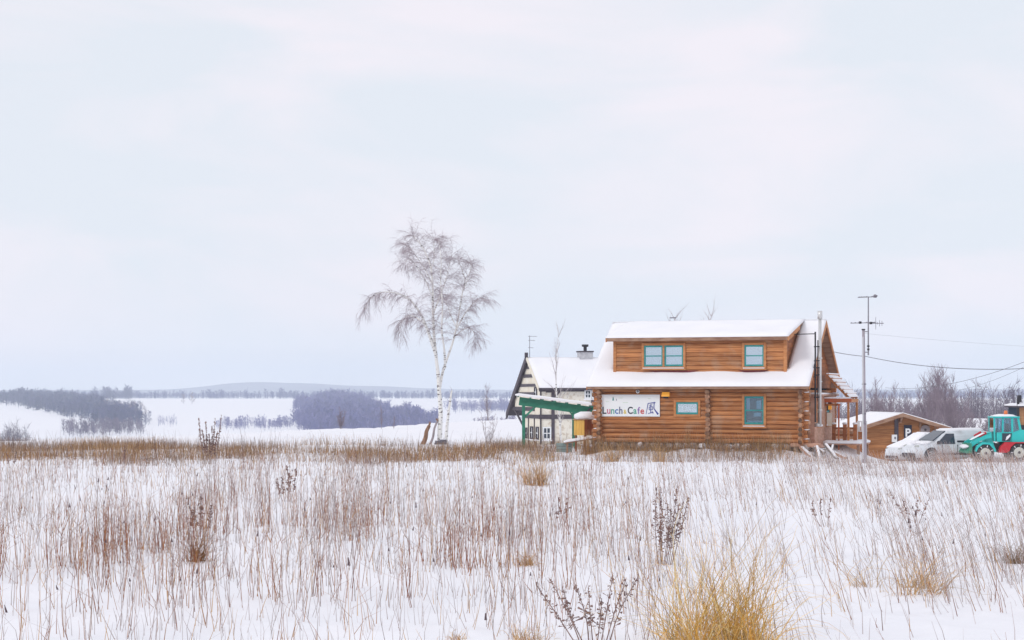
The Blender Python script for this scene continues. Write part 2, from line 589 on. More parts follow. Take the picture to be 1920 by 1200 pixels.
def cut(a, b, holes):
    seg = [(a, b)]
    for h0, h1 in holes:
        out = []
        for s0, s1 in seg:
            if h1 <= s0 or h0 >= s1:
                out.append((s0, s1)); continue
            if h0 > s0: out.append((s0, h0))
            if h1 < s1: out.append((h1, s1))
        seg = out
    return [s for s in seg if s[1] - s[0] > .03]


# windows as pixel boxes on the front planes
def winrect(x0, x1, y0, y1, v):
    u0, w1 = cw(x0, y0, v); u1, w0 = cw(x1, y1, v)
    return u0, u1, w0, w1


FW = [winrect(1268, 1309, 754, 777, -.1), winrect(1396, 1432, 743, 796, -.1)]
for i in range(NL):
    wc = PITCH * (i + .5)
    holes = [(h[0], h[1]) for h in FW if h[2] - .06 < wc < h[3] + .06]
    tip = random.uniform(-.05, .05)
    for s0, s1 in cut(-.30 + tip, LEN + .30 + tip, holes):
        hlog(cabin, s0, s1, 0, wc, LR * random.uniform(.94, 1.05))
# walls behind (left, rear) and the cross wall; side logs stick out at the corners
for u in (0.0, LEN):
    for i in range(NL):
        wc = PITCH * i + .01 if i else .07
        hlog(cabin, u, -.30 + random.uniform(-.05, .05), DEP + .3, wc, name='log', axis=1)
ucross = cw(1327, 790, -.2)[0]
for i in range(NL):
    wc = PITCH * i + .02 if i else .08
    hlog(cabin, ucross, -.27 + random.uniform(-.05, .05), .25, wc, r=LR * .93, m='log_end', name='log_end', axis=1)
for i in range(NL):
    hlog(cabin, -.3, LEN + .3, DEP, PITCH * (i + .5))
# ends of the corner logs, dark brown with the corner shadow in it
for u in (0.0, LEN):
    for i in range(NL):
        wc = PITCH * i + .01 if i else .07
        MB().tube([(u, -.30 - .055, wc), (u, -.30 + .01, wc)], .095, 10).build('log_end', M['log_end'], cabin)
        if i % 2 == 0:
            uu = -.37 if u == 0 else LEN + .37
            MB().tube([(uu, 0, PITCH * (i + .5)), (uu + (.08 if u == 0 else -.08), 0, PITCH * (i + .5))], .098, 10).build('log_end', M['log_end'], cabin)
            for s in (0,):
                if random.random() < .8:
                    k = -1 if u == 0 else 1
                    MB().blob((u + k * .2, -.02, PITCH * (i + .5) + .105), (.14, .10, .035), i, 8, 5).build('snow_cap', M['roof_snow'], cabin, smooth=True)
# inner core so that no light leaks
MB().box((.12, .12, .05), (LEN - .12, DEP - .12, 2.35)).build('inner_wall', M['dark'], cabin)
# stone footing
g = random.Random(4)
u = -.2
while u < LEN + .2:
    wd = g.uniform(.25, .5)
    for row in range(2):
        MB().blob((u + wd / 2 + row * .1, -.02 + g.uniform(-.06, .06), -.14 - row * .26), (wd * g.uniform(.45, .6), .16 + g.uniform(0, .08), g.uniform(.10, .17)), g.randint(0, 999), 8, 5, .30).build('stone', M['stone'] if g.random() < .7 else M['roof_snow'], cabin)
    u += wd
v = .3
while v < DEP:
    wd = g.uniform(.3, .55)
    for row in range(3):
        MB().blob((LEN + g.uniform(-.05, .05), v + wd / 2, -.14 - row * .26), (.2, wd * .54, .15), g.randint(0, 999), 8, 5, .16).build('stone', M['stone'], cabin)
    v += wd
MB().box((.0, .08, -1.2), (LEN, DEP, .03)).build('footing', M['stone'], cabin)


# windows
def window(parent, rect, v, panes=1, rail=True, curtain_and_reflection='full', sill=True, pane='pane', name='window'):
    u0, u1, w0, w1 = rect
    tr = .11
    fr = MB()
    fr.bbox((u0 - tr, v - .05, w0 - tr), (u0, v + .10, w1 + tr), .012)
    fr.bbox((u1, v - .05, w0 - tr), (u1 + tr, v + .10, w1 + tr), .012)
    fr.bbox((u0 + .002, v - .055, w1), (u1 - .002, v + .10, w1 + tr - .003), .012)
    fr.bbox((u0 + .002, v - .055, w0 - tr + .003), (u1 - .002, v + .10, w0), .012)
    win = fr.build(name, M['trim'], parent)
    wid = (u1 - u0 - .08 * (panes - 1)) / panes
    for k in range(panes):
        a = u0 + k * (wid + .08); b = a + wid
        if k:
            MB().box((a - .08, v - .045, w0 + .002), (a, v + .09, w1 - .002)).build('mullion', M['trim'], win)
        sm = MB(); t = .055
        sm.box((a + .002, v - .02, w0 + .002), (a + t, v + .05, w1 - .002)); sm.box((b - t, v - .02, w0 + .002), (b - .002, v + .05, w1 - .002))
        sm.box((a + t, v - .018, w1 - t - .02), (b - t, v + .05, w1 - .003)); sm.box((a + t, v - .018, w0 + .003), (b - t, v + .05, w0 + t + .03))
        if rail:
            wm = (w0 + w1) / 2
            sm.box((a + t, v - .015, wm - .025), (b - t, v + .05, wm + .025))
        sm.build('sash', M['teal'], win)
        MB().box((a + .03, v + .02, w0 + .03), (b - .03, v + .026, w1 - .03)).build('pane', M[pane], win)
        cu = MB()
        def fold(x0, x1, z0, z1):
            n = max(4, int((x1 - x0) / .035))
            vs_ = []
            for i in range(n + 1):
                x = x0 + (x1 - x0) * i / n
                y = v + .09 + .012 * math.sin(i * 2.1)
                vs_ += [(x, y, z0), (x, y, z1)]
            cu.add(vs_, [(2 * i, 2 * i + 2, 2 * i + 3, 2 * i + 1) for i in range(n)])
        if curtain_and_reflection == 'full':
            fold(a, b, w0, w1)
        elif curtain_and_reflection == 'part':
            fold(a, a + .25 * wid, w0 + .5 * (w1 - w0), w1); fold(b - .4 * wid, b - .15 * wid, w0 + .55 * (w1 - w0), w0 + .85 * (w1 - w0)); fold(a + .45 * wid, a + .85 * wid, w0 + .28 * (w1 - w0), w0 + .42 * (w1 - w0))
            fold(a + .1 * wid, b - .1 * wid, w0, w0 + .14 * (w1 - w0))
        elif curtain_and_reflection == 'low':  # small window: pale pieces stand in for reflections on its glass
            fold(a + .1 * wid, a + .3 * wid, w0 + .2 * (w1 - w0), w0 + .7 * (w1 - w0)); fold(a + .4 * wid, a + .62 * wid, w0 + .3 * (w1 - w0), w0 + .6 * (w1 - w0)); fold(a + .7 * wid, a + .95 * wid, w0, w0 + .45 * (w1 - w0))
        if cu.v:
            cu.build('curtain_and_reflection', M['curtain_and_reflection'], win)
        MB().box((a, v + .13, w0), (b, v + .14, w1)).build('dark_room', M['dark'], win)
    if sill:
        MB().bbox((u0 - tr - .03, v - .13, w0 - tr - .05), (u1 + tr + .03, v - .056, w0 - tr + .015), .01).build('sill', M['trim'], win)
        MB().bbox((u0 - .06, v - .12, w0 - tr + .016), (u1 + .06, v - .057, w0 - tr + .06), .02).build('sill_snow', M['roof_snow'], win)
    return win


window(cabin, FW[0], -.10, 1, False, 'low', False, 'pane')
window(cabin, FW[1], -.10, 1, True, 'part', True, 'pane_dark')

# roof: boards, fascia, snow
OL, OR_ = -.42, .42
RT = .12
u0r, u1r = OL, LEN + OR_


def roof_slope(va, wa, vb, wb, ua, ub, name, th=RT, m='fascia'):
    n = Vector((0, -(wb - wa), vb - va)).normalized() * th
    vs_ = [(ua, va, wa), (ub, va, wa), (ub, vb, wb), (ua, vb, wb)]
    vs_ += [(p[0], p[1] - n.y, p[2] - n.z) for p in vs_]
    return MB().add(vs_, [(0, 1, 2, 3), (7, 6, 5, 4), (0, 4, 5, 1), (1, 5, 6, 2), (2, 6, 7, 3), (3, 7, 4, 0)]).build(name, M[m], cabin)


roof_slope(-.6, EAVE_W - .03, 3.5, RIDGE_W - .03, u0r, u1r, 'roof')
roof_slope(3.505, RIDGE_W - .03, 7.6, EAVE_W - .03, u0r, u1r, 'roof')
MB().bbox((u0r, -.66, EAVE_W - .17), (u1r, -.602, EAVE_W - .005), .01).build('fascia', M['fascia'], cabin)
for ua, ub in ((u0r - .045, u0r - .004), (u1r + .004, u1r + .045)):
    for s in (0, 1):
        pts = [(-.62, EAVE_W - .20), (-.62, EAVE_W + .0), (3.497, RIDGE_W + .01), (3.497, RIDGE_W - .24)]
        if s:
            pts = [(7.0 - p[0], p[1]) for p in pts]
        MB().prism(pts, 0, ua, ub).build('barge_board', M['trim'], cabin)

# dormer
dv = .15
du0, dtop = cw(1156, 640, dv)
du1, _ = cw(1470, 640, dv)
dbot = roofw(dv)
de0, dew = cw(1138, 634, -.22)
de1, _ = cw(1477, 634, -.22)
drw = lambda v: dew + (RIDGE_W - dew) * (v + .22) / 3.72
DW = [winrect(1208, 1281, 648, 687, dv - .08), winrect(1396, 1432, 647, 687, dv - .08)]
nb = 8
bh = (drw(dv) - RT - dbot + .02) / nb
for i in range(nb):
    wa = dbot - .05 + bh * i
    wc = wa + bh / 2
    holes = [(h[0], h[1]) for h in DW if h[2] - .05 < wc < h[3] + .05]
    for s0, s1 in cut(du0, du1, holes):
        poly = [(dv - .035, wa), (dv - .06, wa + .02), (dv - .065, wa + bh * .5), (dv - .045, wa + bh - .018), (dv - .02, wa + bh - .004), (dv + .06, wa + bh - .004), (dv + .06, wa)]
        MB().prism(poly, 0, s0, s1).build('siding_board', M['log'], cabin)
MB().box((du0 - .02, dv + .06, dbot - .2), (du1 + .02, dv + .09, drw(dv) - RT)).build('dormer_core', M['dark'], cabin)
for ua in (du0, du1):
    k = -1 if ua == du0 else 1
    MB().bbox((ua - .01 * k, dv - .09, dbot - .06), (ua + .13 * k, dv + .08, drw(dv) - RT - .01), .015).build('corner_board', M['trim'], cabin)
    # cheek wall: boards stepping back up the main roof
    n = 8
    for i in range(n):
        z0 = dbot + (drw(dv) - RT - dbot) * i / n; z1 = dbot + (drw(dv) - RT - dbot) * (i + 1) / n - .006
        vb0 = (z0 - EAVE_W) / SL - .6 + .25; vb1 = (z1 - EAVE_W) / SL - .6 + .25
        MB().prism([(dv + .082, z0), (vb0, z0), (vb1, z1), (dv + .082, z1)], 0, ua, ua + .06 * k).build('cheek_board', M['gable'], cabin)
    # top wedge under the low dormer roof
    zt = drw(dv) - RT
    MB().prism([(dv + .082, zt), ((zt - EAVE_W) / SL - .35, zt), (3.2, drw(3.2) - RT), (3.3, RIDGE_W - RT - .05)], 0, ua, ua + .05 * k).build('cheek_board', M['gable'], cabin)
roof_slope(-.22, dew, 3.48, RIDGE_W + .02, de0, de1, 'dormer_roof', .11)
MB().bbox((de0, -.27, dew - .15), (de1, -.222, dew + .01), .01).build('fascia', M['fascia'], cabin)
for ua, ub in ((de0 - .05, de0 - .004), (de1 + .004, de1 + .05)):
    MB().prism([(-.27, dew - .18), (-.27, dew + .015), (2.35, drw(2.35) + .03), (2.35, drw(2.35) - .17)], 0, ua, ub).build('barge_board', M['trim'], cabin)
window(cabin, DW[0], dv - .08, 2, True, 'full', True)
window(cabin, DW[1], dv - .08, 1, True, 'full', True)

# snow on the roof slopes (front slope in three fields round the dormer)
e_ = .003
snow_slab('roof_snow', [(u0r - .03, -.69, EAVE_W - .06), (u1r + .03, -.69, EAVE_W - .06), (u1r + .03, dv + .1, roofw(dv + .1)), (u0r - .03, dv + .1, roofw(dv + .1))], .10, cabin, 60, 6, 1, .4, join='t')
snow_slab('roof_snow', [(u0r - .03, dv + .1, roofw(dv + .1)), (du0 - .14, dv + .1, roofw(dv + .1)), (du0 - .14, 3.5, RIDGE_W), (u0r - .03, 3.5, RIDGE_W)], .10, cabin, 6, 18, 1, .4, join='b')
snow_slab('roof_snow', [(du1 + .14, dv + .1, roofw(dv + .1)), (u1r + .03, dv + .1, roofw(dv + .1)), (u1r + .03, 3.5, RIDGE_W), (du1 + .14, 3.5, RIDGE_W)], .10, cabin, 8, 18, 1, .4, join='b')
snow_slab('dormer_snow', [(de0 - .05, -.29, dew), (de1 + .05, -.29, dew), (de1 + .05, 3.5, RIDGE_W + .04), (de0 - .05, 3.5, RIDGE_W + .04)], .09, cabin, 60, 12, 4, .4)
snow_slab('roof_snow', [(u1r + .03, 7.66, EAVE_W - .03), (u0r - .03, 7.66, EAVE_W - .03), (u0r - .03, 3.5, RIDGE_W), (u1r + .03, 3.5, RIDGE_W)], .13, cabin, 30, 10, 5)
# the red flashing strip that the slid snow left bare under the dormer
maroon = mat('maroon_flashing', (.17, .02, .03), .5)
for xa, xb in ((1215, 1312), (1385, 1442)):
    ua, ub = cw(xa, 702, dv)[0], cw(xb, 702, dv)[0]
    MB().prism([(ua, dbot + .115), (ua + (ub - ua) * .2, dbot + .02), (ua + (ub - ua) * .8, dbot + .02), (ub, dbot + .115)], 1, dv - .085, dv - .068).build('flashing', maroon, cabin)
# right gable: boards up to the ridge
gu = LEN + .02
n = 15
for i in range(n):
    z0 = NL * PITCH + (RIDGE_W - .2 - NL * PITCH) * i / n
    z1 = NL * PITCH + (RIDGE_W - .2 - NL * PITCH) * (i + 1) / n - .008
    vv = lambda z: max(0.02, (z + RT + .06 - EAVE_W) / SL - .6)
    a0, a1 = vv(z0), vv(z1)
    MB().prism([(a0, z0), (7 - a0, z0), (7 - a1, z1), (a1, z1)], 0, gu, gu + .04).build('gable_board', M['gable'], cabin)
    MB().prism([(a0, z0), (7 - a0, z0), (7 - a1, z1), (a1, z1)], 0, -.06, -.02).build('gable_board', M['gable'], cabin)
MB().prism([(.1, NL * PITCH), (6.9, NL * PITCH), (3.5, RIDGE_W - .25)], 0, .1, gu - .003).build('gable_core', M['dark'], cabin)
# two small amber blemishes are knots in the gable: a vent
MB().tube([(gu + .04, 3.5, RIDGE_W - .75), (gu + .07, 3.5, RIDGE_W - .75)], .09, 12).build('vent', M['trim'], cabin)

# boarded bay on the side wall with its tall windows and snowy ledge
bu0, bu1 = LEN + .12, LEN + .42
bv0, bv1 = .75, 5.9
btop = 2.02
k = 0
v = bv0
win_v = [(1.3, 2.15), (3.55, 4.45)]
while v < bv1 - .05:
    v1 = min(v + .2, bv1)
    inw = [q for q in win_v if q[0] - .02 < (v + v1) / 2 < q[1] + .02]
    if inw:
        MB().box((bu0, v, -.05), (bu1, v1 - .008, .72)).build('board', M['board'], cabin)
        MB().box((bu0, v, 1.93), (bu1, v1 - .008, btop)).build('board', M['board'], cabin)
    else:
        MB().box((bu0, v, -.05), (bu1, v1 - .008, btop)).build('board', M['board'], cabin)
    v = v1
MB().box((bu0 + .02, bv0 + .02, 0), (bu0 + .10, bv1 - .02, btop - .03)).build('bay_core', M['dark'], cabin)
for a, b in win_v:
    fr = MB()
    fr.box((bu1 - .02, a - .09, .66), (bu1 + .03, a, 1.98)); fr.box((bu1 - .02, b, .66), (bu1 + .03, b + .09, 1.98))
    fr.box((bu1 - .02, a, 1.90), (bu1 + .032, b, 1.98)); fr.box((bu1 - .02, a, .66), (bu1 + .032, b, .75))
    wn = fr.build('window', M['trim'], cabin)
    s_ = MB()
    s_.box((bu1 - .05, a, .75), (bu1 - .005, a + .09, 1.9)); s_.box((bu1 - .05, b - .09, .75), (bu1 - .005, b, 1.9)); s_.box((bu1 - .048, a + .09, 1.30), (bu1 - .007, b - .09, 1.36))
    s_.build('sash', M['teal'], wn)
    MB().box((bu1 - .03, a + .09, .75), (bu1 - .026, b - .09, 1.9)).build('pane', M['pane_dark'], wn)
    MB().bbox((bu1 + .03, a - .06, .70), (bu1 + .10, b + .06, .79), .02).build('sill_snow', M['roof_snow'], wn)
MB().box((bu0 - .1, bv0 - .1, btop), (bu1 + .18, bv1 + .1, btop + .07)).build('ledge', M['board'], cabin)
snow_slab('ledge_snow', [(bu0 - .1, bv0 - .1, btop + .07), (bu1 + .18, bv0 - .1, btop + .07), (bu1 + .18, bv1 + .1, btop + .07), (bu0 - .1, bv1 + .1, btop + .07)], .07, cabin, 6, 20, 8)
MB().bbox((LEN - .45, -.2, -.14), (LEN + .75, .45, .02), .03).build('step_board', M['board'], cabin)
MB().box((bu0 - .1, bv0 - .3, -.2), (bu1 + .2, bv1, -.052)).build('skirt_board', M['board'], cabin)

# steel flue with cowl, its mast and stay
fu, fv = LEN + .64, .78
ftop = cs(1533, 582, fu)[1]
fl = MB().tube([(fu, fv, .75), (fu, fv, ftop - .3)], .068, 14).build('flue_pipe', M['steel'], cabin, smooth=True)
MB().tube([(fu, fv, ftop - .33), (fu, fv, ftop)], .105, 14).build('flue_cowl', M['steel'], fl, smooth=True)
MB().tube([(fu, fv, .78), (bu1, fv, .78)], .08, 12).build('flue_elbow', M['steel'], fl, smooth=True)
for z in (1.4, 2.6, 3.6):
    MB().tube([(fu, fv, z), (fu, fv, z + .05)], .10, 14).build('collar', M['steel'], fl)
mu, mv = LEN + .50, .45
mt = cs(1528, 622, mu)[1]
ms = MB().tube([(mu, mv, .9), (mu, mv, mt)], .035, 8).build('flue_mast', M['black'], cabin)
MB().tube([(mu + .09, mv + .1, 1.8), (mu + .09, mv + .1, mt - .35)], .022, 6).build('brace_pole', M['black'], ms)
for z in (1.95, 2.9, 3.2, 3.5, 4.1):
    MB().tube([(mu - .05, mv, z), (fu + .02, fv, z + .02)], .025, 6).build('bracket', M['black'], ms)
for k in range(6):
    MB().tube([(mu, mv, 2.85 + k * .12), (mu - .12 * (1 - k / 6) , mv - .1, 2.80 + k * .10)], .03, 5).build('bracket', M['black'], ms)
stw = cs(1530, 626, mu)[1]
MB().tube([(mu, mv, stw), (de1 + .02, 1.0, stw)], .022, 6).build('stay_bar', M['black'], ms)

# antenna stub on the ridge
MB().tube([(cw(1256, 603, 3.5)[0], 3.5, RIDGE_W + .22), (cw(1268, 603, 3.5)[0], 3.5, RIDGE_W + .22)], .03, 6).build('ridge_clip', M['metal'], cabin)


# things fixed on the front wall: top level, in world space through the cabin's matrix
CM = Matrix.Translation(org) @ Matrix.Rotation(-TH, 4, 'Z')


def on_cabin(name, label, cat, u, v, w_, group=None):
    p = CM @ Vector((u, v, w_))
    return thing(name, label, cat, p, -TH, group)


# --- cafe sign
su0, sw1 = cw(1128, 741, -.16); su1, sw0 = cw(1236, 780, -.16)
sign = on_cabin('cafe_sign', 'white cafe sign board with coloured letters and blue character', 'sign', su0, -.16, sw0)
SW, SH = su1 - su0, sw1 - sw0
MB().bbox((0, 0, 0), (SW, .04, SH), .008).build('panel', M['white'], sign)
fm = MB()
fm.box((-.025, -.01, -.025), (SW + .025, .035, -.001)); fm.box((-.025, -.01, SH + .001), (SW + .025, .035, SH + .025))
fm.box((-.025, -.009, -.001), (-.001, .034, SH + .001)); fm.box((SW + .001, -.009, -.001), (SW + .025, .034, SH + .001))
fm.build('frame', M['white'], sign)


def text_mesh(name, body, size, m, parent, x, y, z, wide=None, tall=None, bold=.0, name2='letter'):
    cu = bpy.data.curves.new(name, 'FONT')
    cu.body = body
    cu.size = size
    cu.extrude = .004
    cu.offset = bold
    o = bpy.data.objects.new(name, cu)
    COL.objects.link(o)
    dg = bpy.context.evaluated_depsgraph_get()
    me = bpy.data.meshes.new_from_object(o.evaluated_get(dg))
    bpy.data.objects.remove(o)
    bpy.data.curves.remove(cu)
    if len(me.vertices) == 0:
        return None
    co = np.zeros(len(me.vertices) * 3); me.vertices.foreach_get('co', co); co = co.reshape(-1, 3)
    mn, mxx = co.min(0), co.max(0)
    co -= [(mn[0] + mxx[0]) / 2, mn[1], 0]
    if wide: co[:, 0] *= wide / (mxx[0] - mn[0])
    if tall: co[:, 1] *= tall / (mxx[1] - mn[1])
    out = np.stack([co[:, 0] + x, y - co[:, 2], co[:, 1] + z], -1)
    me.vertices.foreach_set('co', out.ravel())
    me.materials.clear(); me.materials.append(m)
    me.update()
    return link(name2, me, parent)


lc = {'dk': (.03, .03, .05), 'pk': (.55, .16, .25), 'gn': (.10, .38, .28), 'bl': (.10, .20, .45), 'gy': (.16, .17, .25), 'yl': (.72, .55, .10), 'pu': (.30, .18, .45), 'rd': (.60, .10, .10), 'ink': (.045, .06, .30)}
LM = {k: mat('letter_paint_' + k, c_, .5) for k, c_ in lc.items()}
sx = lambda px: (px - 1128) / 108 * SW
sz = lambda py: (780 - py) / 39 * SH
for ch, px, wd, ht, cc in (('L', 1133.5, 7.5, 13.5, 'dk'), ('u', 1141.5, 6.5, 9, 'pk'), ('n', 1149, 6.3, 9, 'gn'), ('c', 1156.5, 6.3, 9, 'bl'), ('h', 1164.3, 6.3, 13.5, 'gy'), ('&', 1172.3, 5.5, 8, 'yl'), ('C', 1182, 9.5, 13.5, 'dk'), ('a', 1191, 6.3, 9, 'gn'), ('f', 1198, 5, 13, 'pu'), ('e', 1204.5, 7, 8.5, 'rd')):
    text_mesh('letter', ch, 1, LM[cc], sign, sx(px), -.006, sz(776.3), wd / 108 * SW, ht / 39 * SH, .018)
st = MB()
for k, (a, b, c_, d_) in enumerate((((1215.5, 756), (1211.5, 777), 1.5, .8), ((1215.5, 756.3), (1227, 755), 1.2, 2.0), ((1226.6, 755), (1226.2, 766), 1.6, 1.4), ((1226.2, 766), (1234, 777), 1.4, 3.4),
                     ((1217.5, 760), (1223.5, 759), 1.2, .8), ((1217.5, 763), (1217.3, 768.5), 1.3, 1.2), ((1217.3, 763), (1224, 762.5), 1.0, 1.0), ((1224, 762.5), (1223.8, 768.3), 1.2, 1.0),
                     ((1217.3, 768.5), (1224, 768), 1.0, 1.0), ((1220.6, 758), (1220.2, 774), 1.5, 1.2), ((1215, 775.5), (1223, 773.5), 1.0, 1.3), ((1223, 771.5), (1225, 775), 1.2, 1.8), ((1226, 756.5), (1228.5, 754.2), 1.8, 2.4))):
    p0, p1 = Vector((sx(a[0]), sz(a[1]))), Vector((sx(b[0]), sz(b[1])))
    nn = (p1 - p0).normalized(); nn = Vector((-nn.y, nn.x)) * (SW / 108) * .5
    st.prism([tuple(p0 - nn * c_), tuple(p1 - nn * d_), tuple(p1 + nn * d_), tuple(p0 + nn * c_)], 1, -.008 - k * .0006, -.001)
st.build('letter', LM['ink'], sign)
tr_ = MB()
for k, (wd, z0, z1) in enumerate(((3.6, 751, 747.5), (2.8, 749, 745.5), (1.8, 747, 743.3))):
    tr_.prism([(sx(1149.8 - wd / 2), sz(z0)), (sx(1149.8 + wd / 2), sz(z0)), (sx(1149.8), sz(z1))], 1, -.007 - k * .001, -.001)
tr_.build('tree_emblem', mat('emblem_teal', (.0, .25, .24), .5), sign)
MB().box((sx(1155.3), -.006, sz(751.5)), (sx(1156.6), -.001, sz(747.8))).build('small_emblem', mat('emblem_grey', (.35, .34, .42), .5), sign)
for (a, b, zc) in ((1160, 1168, 746.3), (1136, 1142, 753), (1168, 1178, 755), (1215, 1220, 747)):
    MB().box((sx(a), -.005, sz(zc + .5)), (sx(b), -.001, sz(zc - .5))).build('hill_line', mat('emblem_pale_green', (.62, .74, .62), .5), sign)

# --- amber wall lamp, round white spotlight
lu, lw = cw(1248, 747, -.25)
lamp = on_cabin('wall_lamp', 'amber wall lamp with dark underside beside the cafe sign', 'lamp', lu, -.12, lw)
MB().add([(-.17, -.02, .08), (.17, -.02, .08), (.17, -.22, .08), (-.17, -.22, .08), (-.15, .0, .27), (.15, .0, .27), (.15, -.16, .27), (-.15, -.16, .27)],
         [(0, 1, 5, 4), (1, 2, 6, 5), (2, 3, 7, 6), (3, 0, 4, 7), (4, 5, 6, 7), (3, 2, 1, 0)]).build('lamp_shade', M['lamp'], lamp)
MB().tube([(0, -.12, .0), (0, -.12, .08)], [.10, .14], 12).build('lamp_bowl', M['black'], lamp)
MB().box((-.18, -.03, .275), (.18, .0, .31)).build('lamp_bracket', M['fascia'], lamp)
lu, lw = cw(1196, 734, -.25)
sp = on_cabin('spotlight', 'small round white spotlight above the cafe sign', 'lamp', lu, -.12, lw)
MB().tube([(0, -.16, 0), (0, -.05, 0)], [.085, .05], 14).build('shade', M['white'], sp, smooth=True)
MB().tube([(0, -.165, 0), (0, -.158, 0)], .05, 12).build('bulb', M['metal'], sp)
MB().box((-.03, -.06, .02), (.03, .0, .09)).build('bracket', M['black'], sp)

# ================================================================== SIDE PORCH (lean-to frame and snowy deck)
porch = on_cabin('side_porch', 'open timber porch frame with snowy slats beside the log cabin', 'porch', LEN + .45, 3.0, 0)
PW, PD = 1.2, 2.6
hb = HC - (748 - PY) / 41. - ZF            # beam height over the cabin floor
ht_ = hb + 1.05
for v in np.linspace(.35, PD, 4):
    MB().beam((.05, v, ht_), (PW - .2, v, hb + .05), .07, .11).build('rafter', M['trim'], porch)
for k in range(6):
    t = (k + .4) / 6
    p = (.05 + t * (PW - .25), .2, ht_ + t * (hb + .05 - ht_) + .09)
    MB().beam(p, (p[0], PD + .15, p[2]), .10, .04).build('slat', M['trim'], porch)
    MB().beam((p[0], .2, p[2] + .045), (p[0], PD + .15, p[2] + .045), .13, .05).build('slat_snow', M['roof_snow'], porch)
snow_slab('porch_snow', [(PW - .15, .22, hb + .10), (PW - .15, PD + .12, hb + .10), (.05, PD + .12, ht_ + .06), (.05, .22, ht_ + .06)], .055, porch, 12, 8, 12)
redbeam = mat('red_beam', (.50, .10, .035), .55, (.42, .14, .06), (3, 3, 3))
MB().beam((-.1, .2, hb - .06), (PW - .05, .2, hb - .06), .10, .17).build('beam', redbeam, porch)
MB().beam((-.1, .2, hb + .06), (PW - .1, .2, hb + .06), .13, .06).build('beam_snow', M['roof_snow'], porch)
MB().beam((PW - .2, .2, hb - .062), (PW - .2, PD + .1, hb - .062), .10, .16).build('beam', M['trim'], porch)
MB().beam((-.1, .3, hb - .24), (PW - .55, .3, hb - .24), .08, .09).build('beam', M['gable'], porch)
MB().box((PW - .25, .25, 0), (PW - .16, .34, hb - .15)).build('post', M['trim'], porch)
MB().box((PW - .25, PD, 0), (PW - .16, PD + .09, hb - .15)).build('post', M['trim'], porch)
MB().box((PW - .62, .05, -1.1), (PW - .56, .11, hb - .2)).build('post', redbeam, porch)
# deck
for k in range(5):
    v0 = -.1 + k * .6
    MB().bbox((-.05, v0, -.12), (PW + .35, v0 + .58, -.05), .01).build('deck_board', M['board'], porch)
snow_slab('deck_snow', [(-.05, -.14, -.05), (PW + .38, -.14, -.05), (PW + .38, PD + .2, -.05), (-.05, PD + .2, -.05)], .13, porch, 12, 24, 11)
for (x, y) in ((.1, 0), (PW + .2, 0), (PW + .2, 2.5)):
    MB().box((x, y, -1.5), (x + .12, y + .12, -.121)).build('deck_leg', M['fascia'], porch)
for x in (.22, PW - .50, PW - .05):
    dk = MB().bbox((x, .6, .02), (x + .16, .76, .78), .015).build('railing_post', M['gable'], porch)
    MB().blob((x + .08, .68, .80), (.11, .11, .06), 3, 8, 5).build('post_snow', M['roof_snow'], dk, smooth=True)
MB().beam((.3, .68, .60), (PW, .68, .60), .06, .09).build('railing', M['gable'], porch)
MB().beam((.3, .68, .30), (PW, .68, .30), .06, .09).build('railing', M['gable'], porch)
MB().box((.02, .50, .70), (.24, .54, 1.28)).build('notice_board', M['plaster'], porch)
lm2 = on_cabin('porch_lamp', 'small amber lantern hanging over the porch notice board', 'lamp', LEN + .60, 3.55, 1.42)
MB().box((-.07, -.07, 0), (.07, .07, .26)).build('lamp_glass', M['lamp'], lm2)
MB().add([(-.1, -.1, .26), (.1, -.1, .26), (.1, .1, .26), (-.1, .1, .26), (0, 0, .36)], [(3, 2, 1, 0), (0, 1, 4), (1, 2, 4), (2, 3, 4), (3, 0, 4)]).build('lamp_cap', M['black'], lm2)
ch = on_cabin('white_chair', 'white slatted chair standing on the snowy deck', 'chair', LEN + 1.62, 4.1, .03)
for (x, y) in ((0, 0), (.4, 0), (0, .4), (.4, .4)):
    MB().box((x, y, 0), (x + .04, y + .04, .85 if y > .2 else .42)).build('leg', M['white'], ch)
for k in range(4):
    MB().box((-.01, .0 + k * .11, .42), (.45, .09 + k * .11, .45)).build('seat_slat', M['white'], ch)
for k in range(3):
    MB().box((.06 + k * .13, .41, .46), (.13 + k * .13, .43, .83)).build('back_slat', M['white'], ch)
MB().box((.0, .40, .835), (.44, .44, .88)).build('top_rail', M['white'], ch)

# snowy lumber leaning under the deck edge
lum = [((1501, 838), (1530, 866), .22, 1.2, 'longest snow topped board sloping from the cabin corner'), ((1519, 834), (1546, 850), .24, .5, None), ((1522, 848), (1552, 843), .16, -.1, None), ((1531, 836), (1538, 864), .18, 1.0, None),
       ((1546, 832), (1570, 862), .2, 1.2, None), ((1512, 862), (1541, 858), .2, -.4, None), ((1556, 846), (1586, 860), .16, .3, None), ((1562, 834), (1556, 866), .14, .9, None)]
for i, (a, b, wd, dy, lab) in enumerate(lum):
    p, q = P(a[0], a[1], 80.6 + .25 * (i % 3)), P(b[0], b[1], 80.6 + .25 * (i % 3) - dy)
    o = thing('timber_offcut', lab or 'snow topped timber offcut lying in the jumbled heap below the deck', 'timber', q, 0, 'timber offcuts heaped under the deck')
    d = p - q
    wd *= .62
    MB().beam((0, 0, 0), d, wd, .10).build('plank', M['board'] if i % 3 == 0 else M['stone'], o)
    MB().beam(Vector((0, 0, .07)) + d * .03, d * .90 + Vector((0, 0, .07)), wd * .85, .045).build('plank_snow', M['roof_snow'], o)

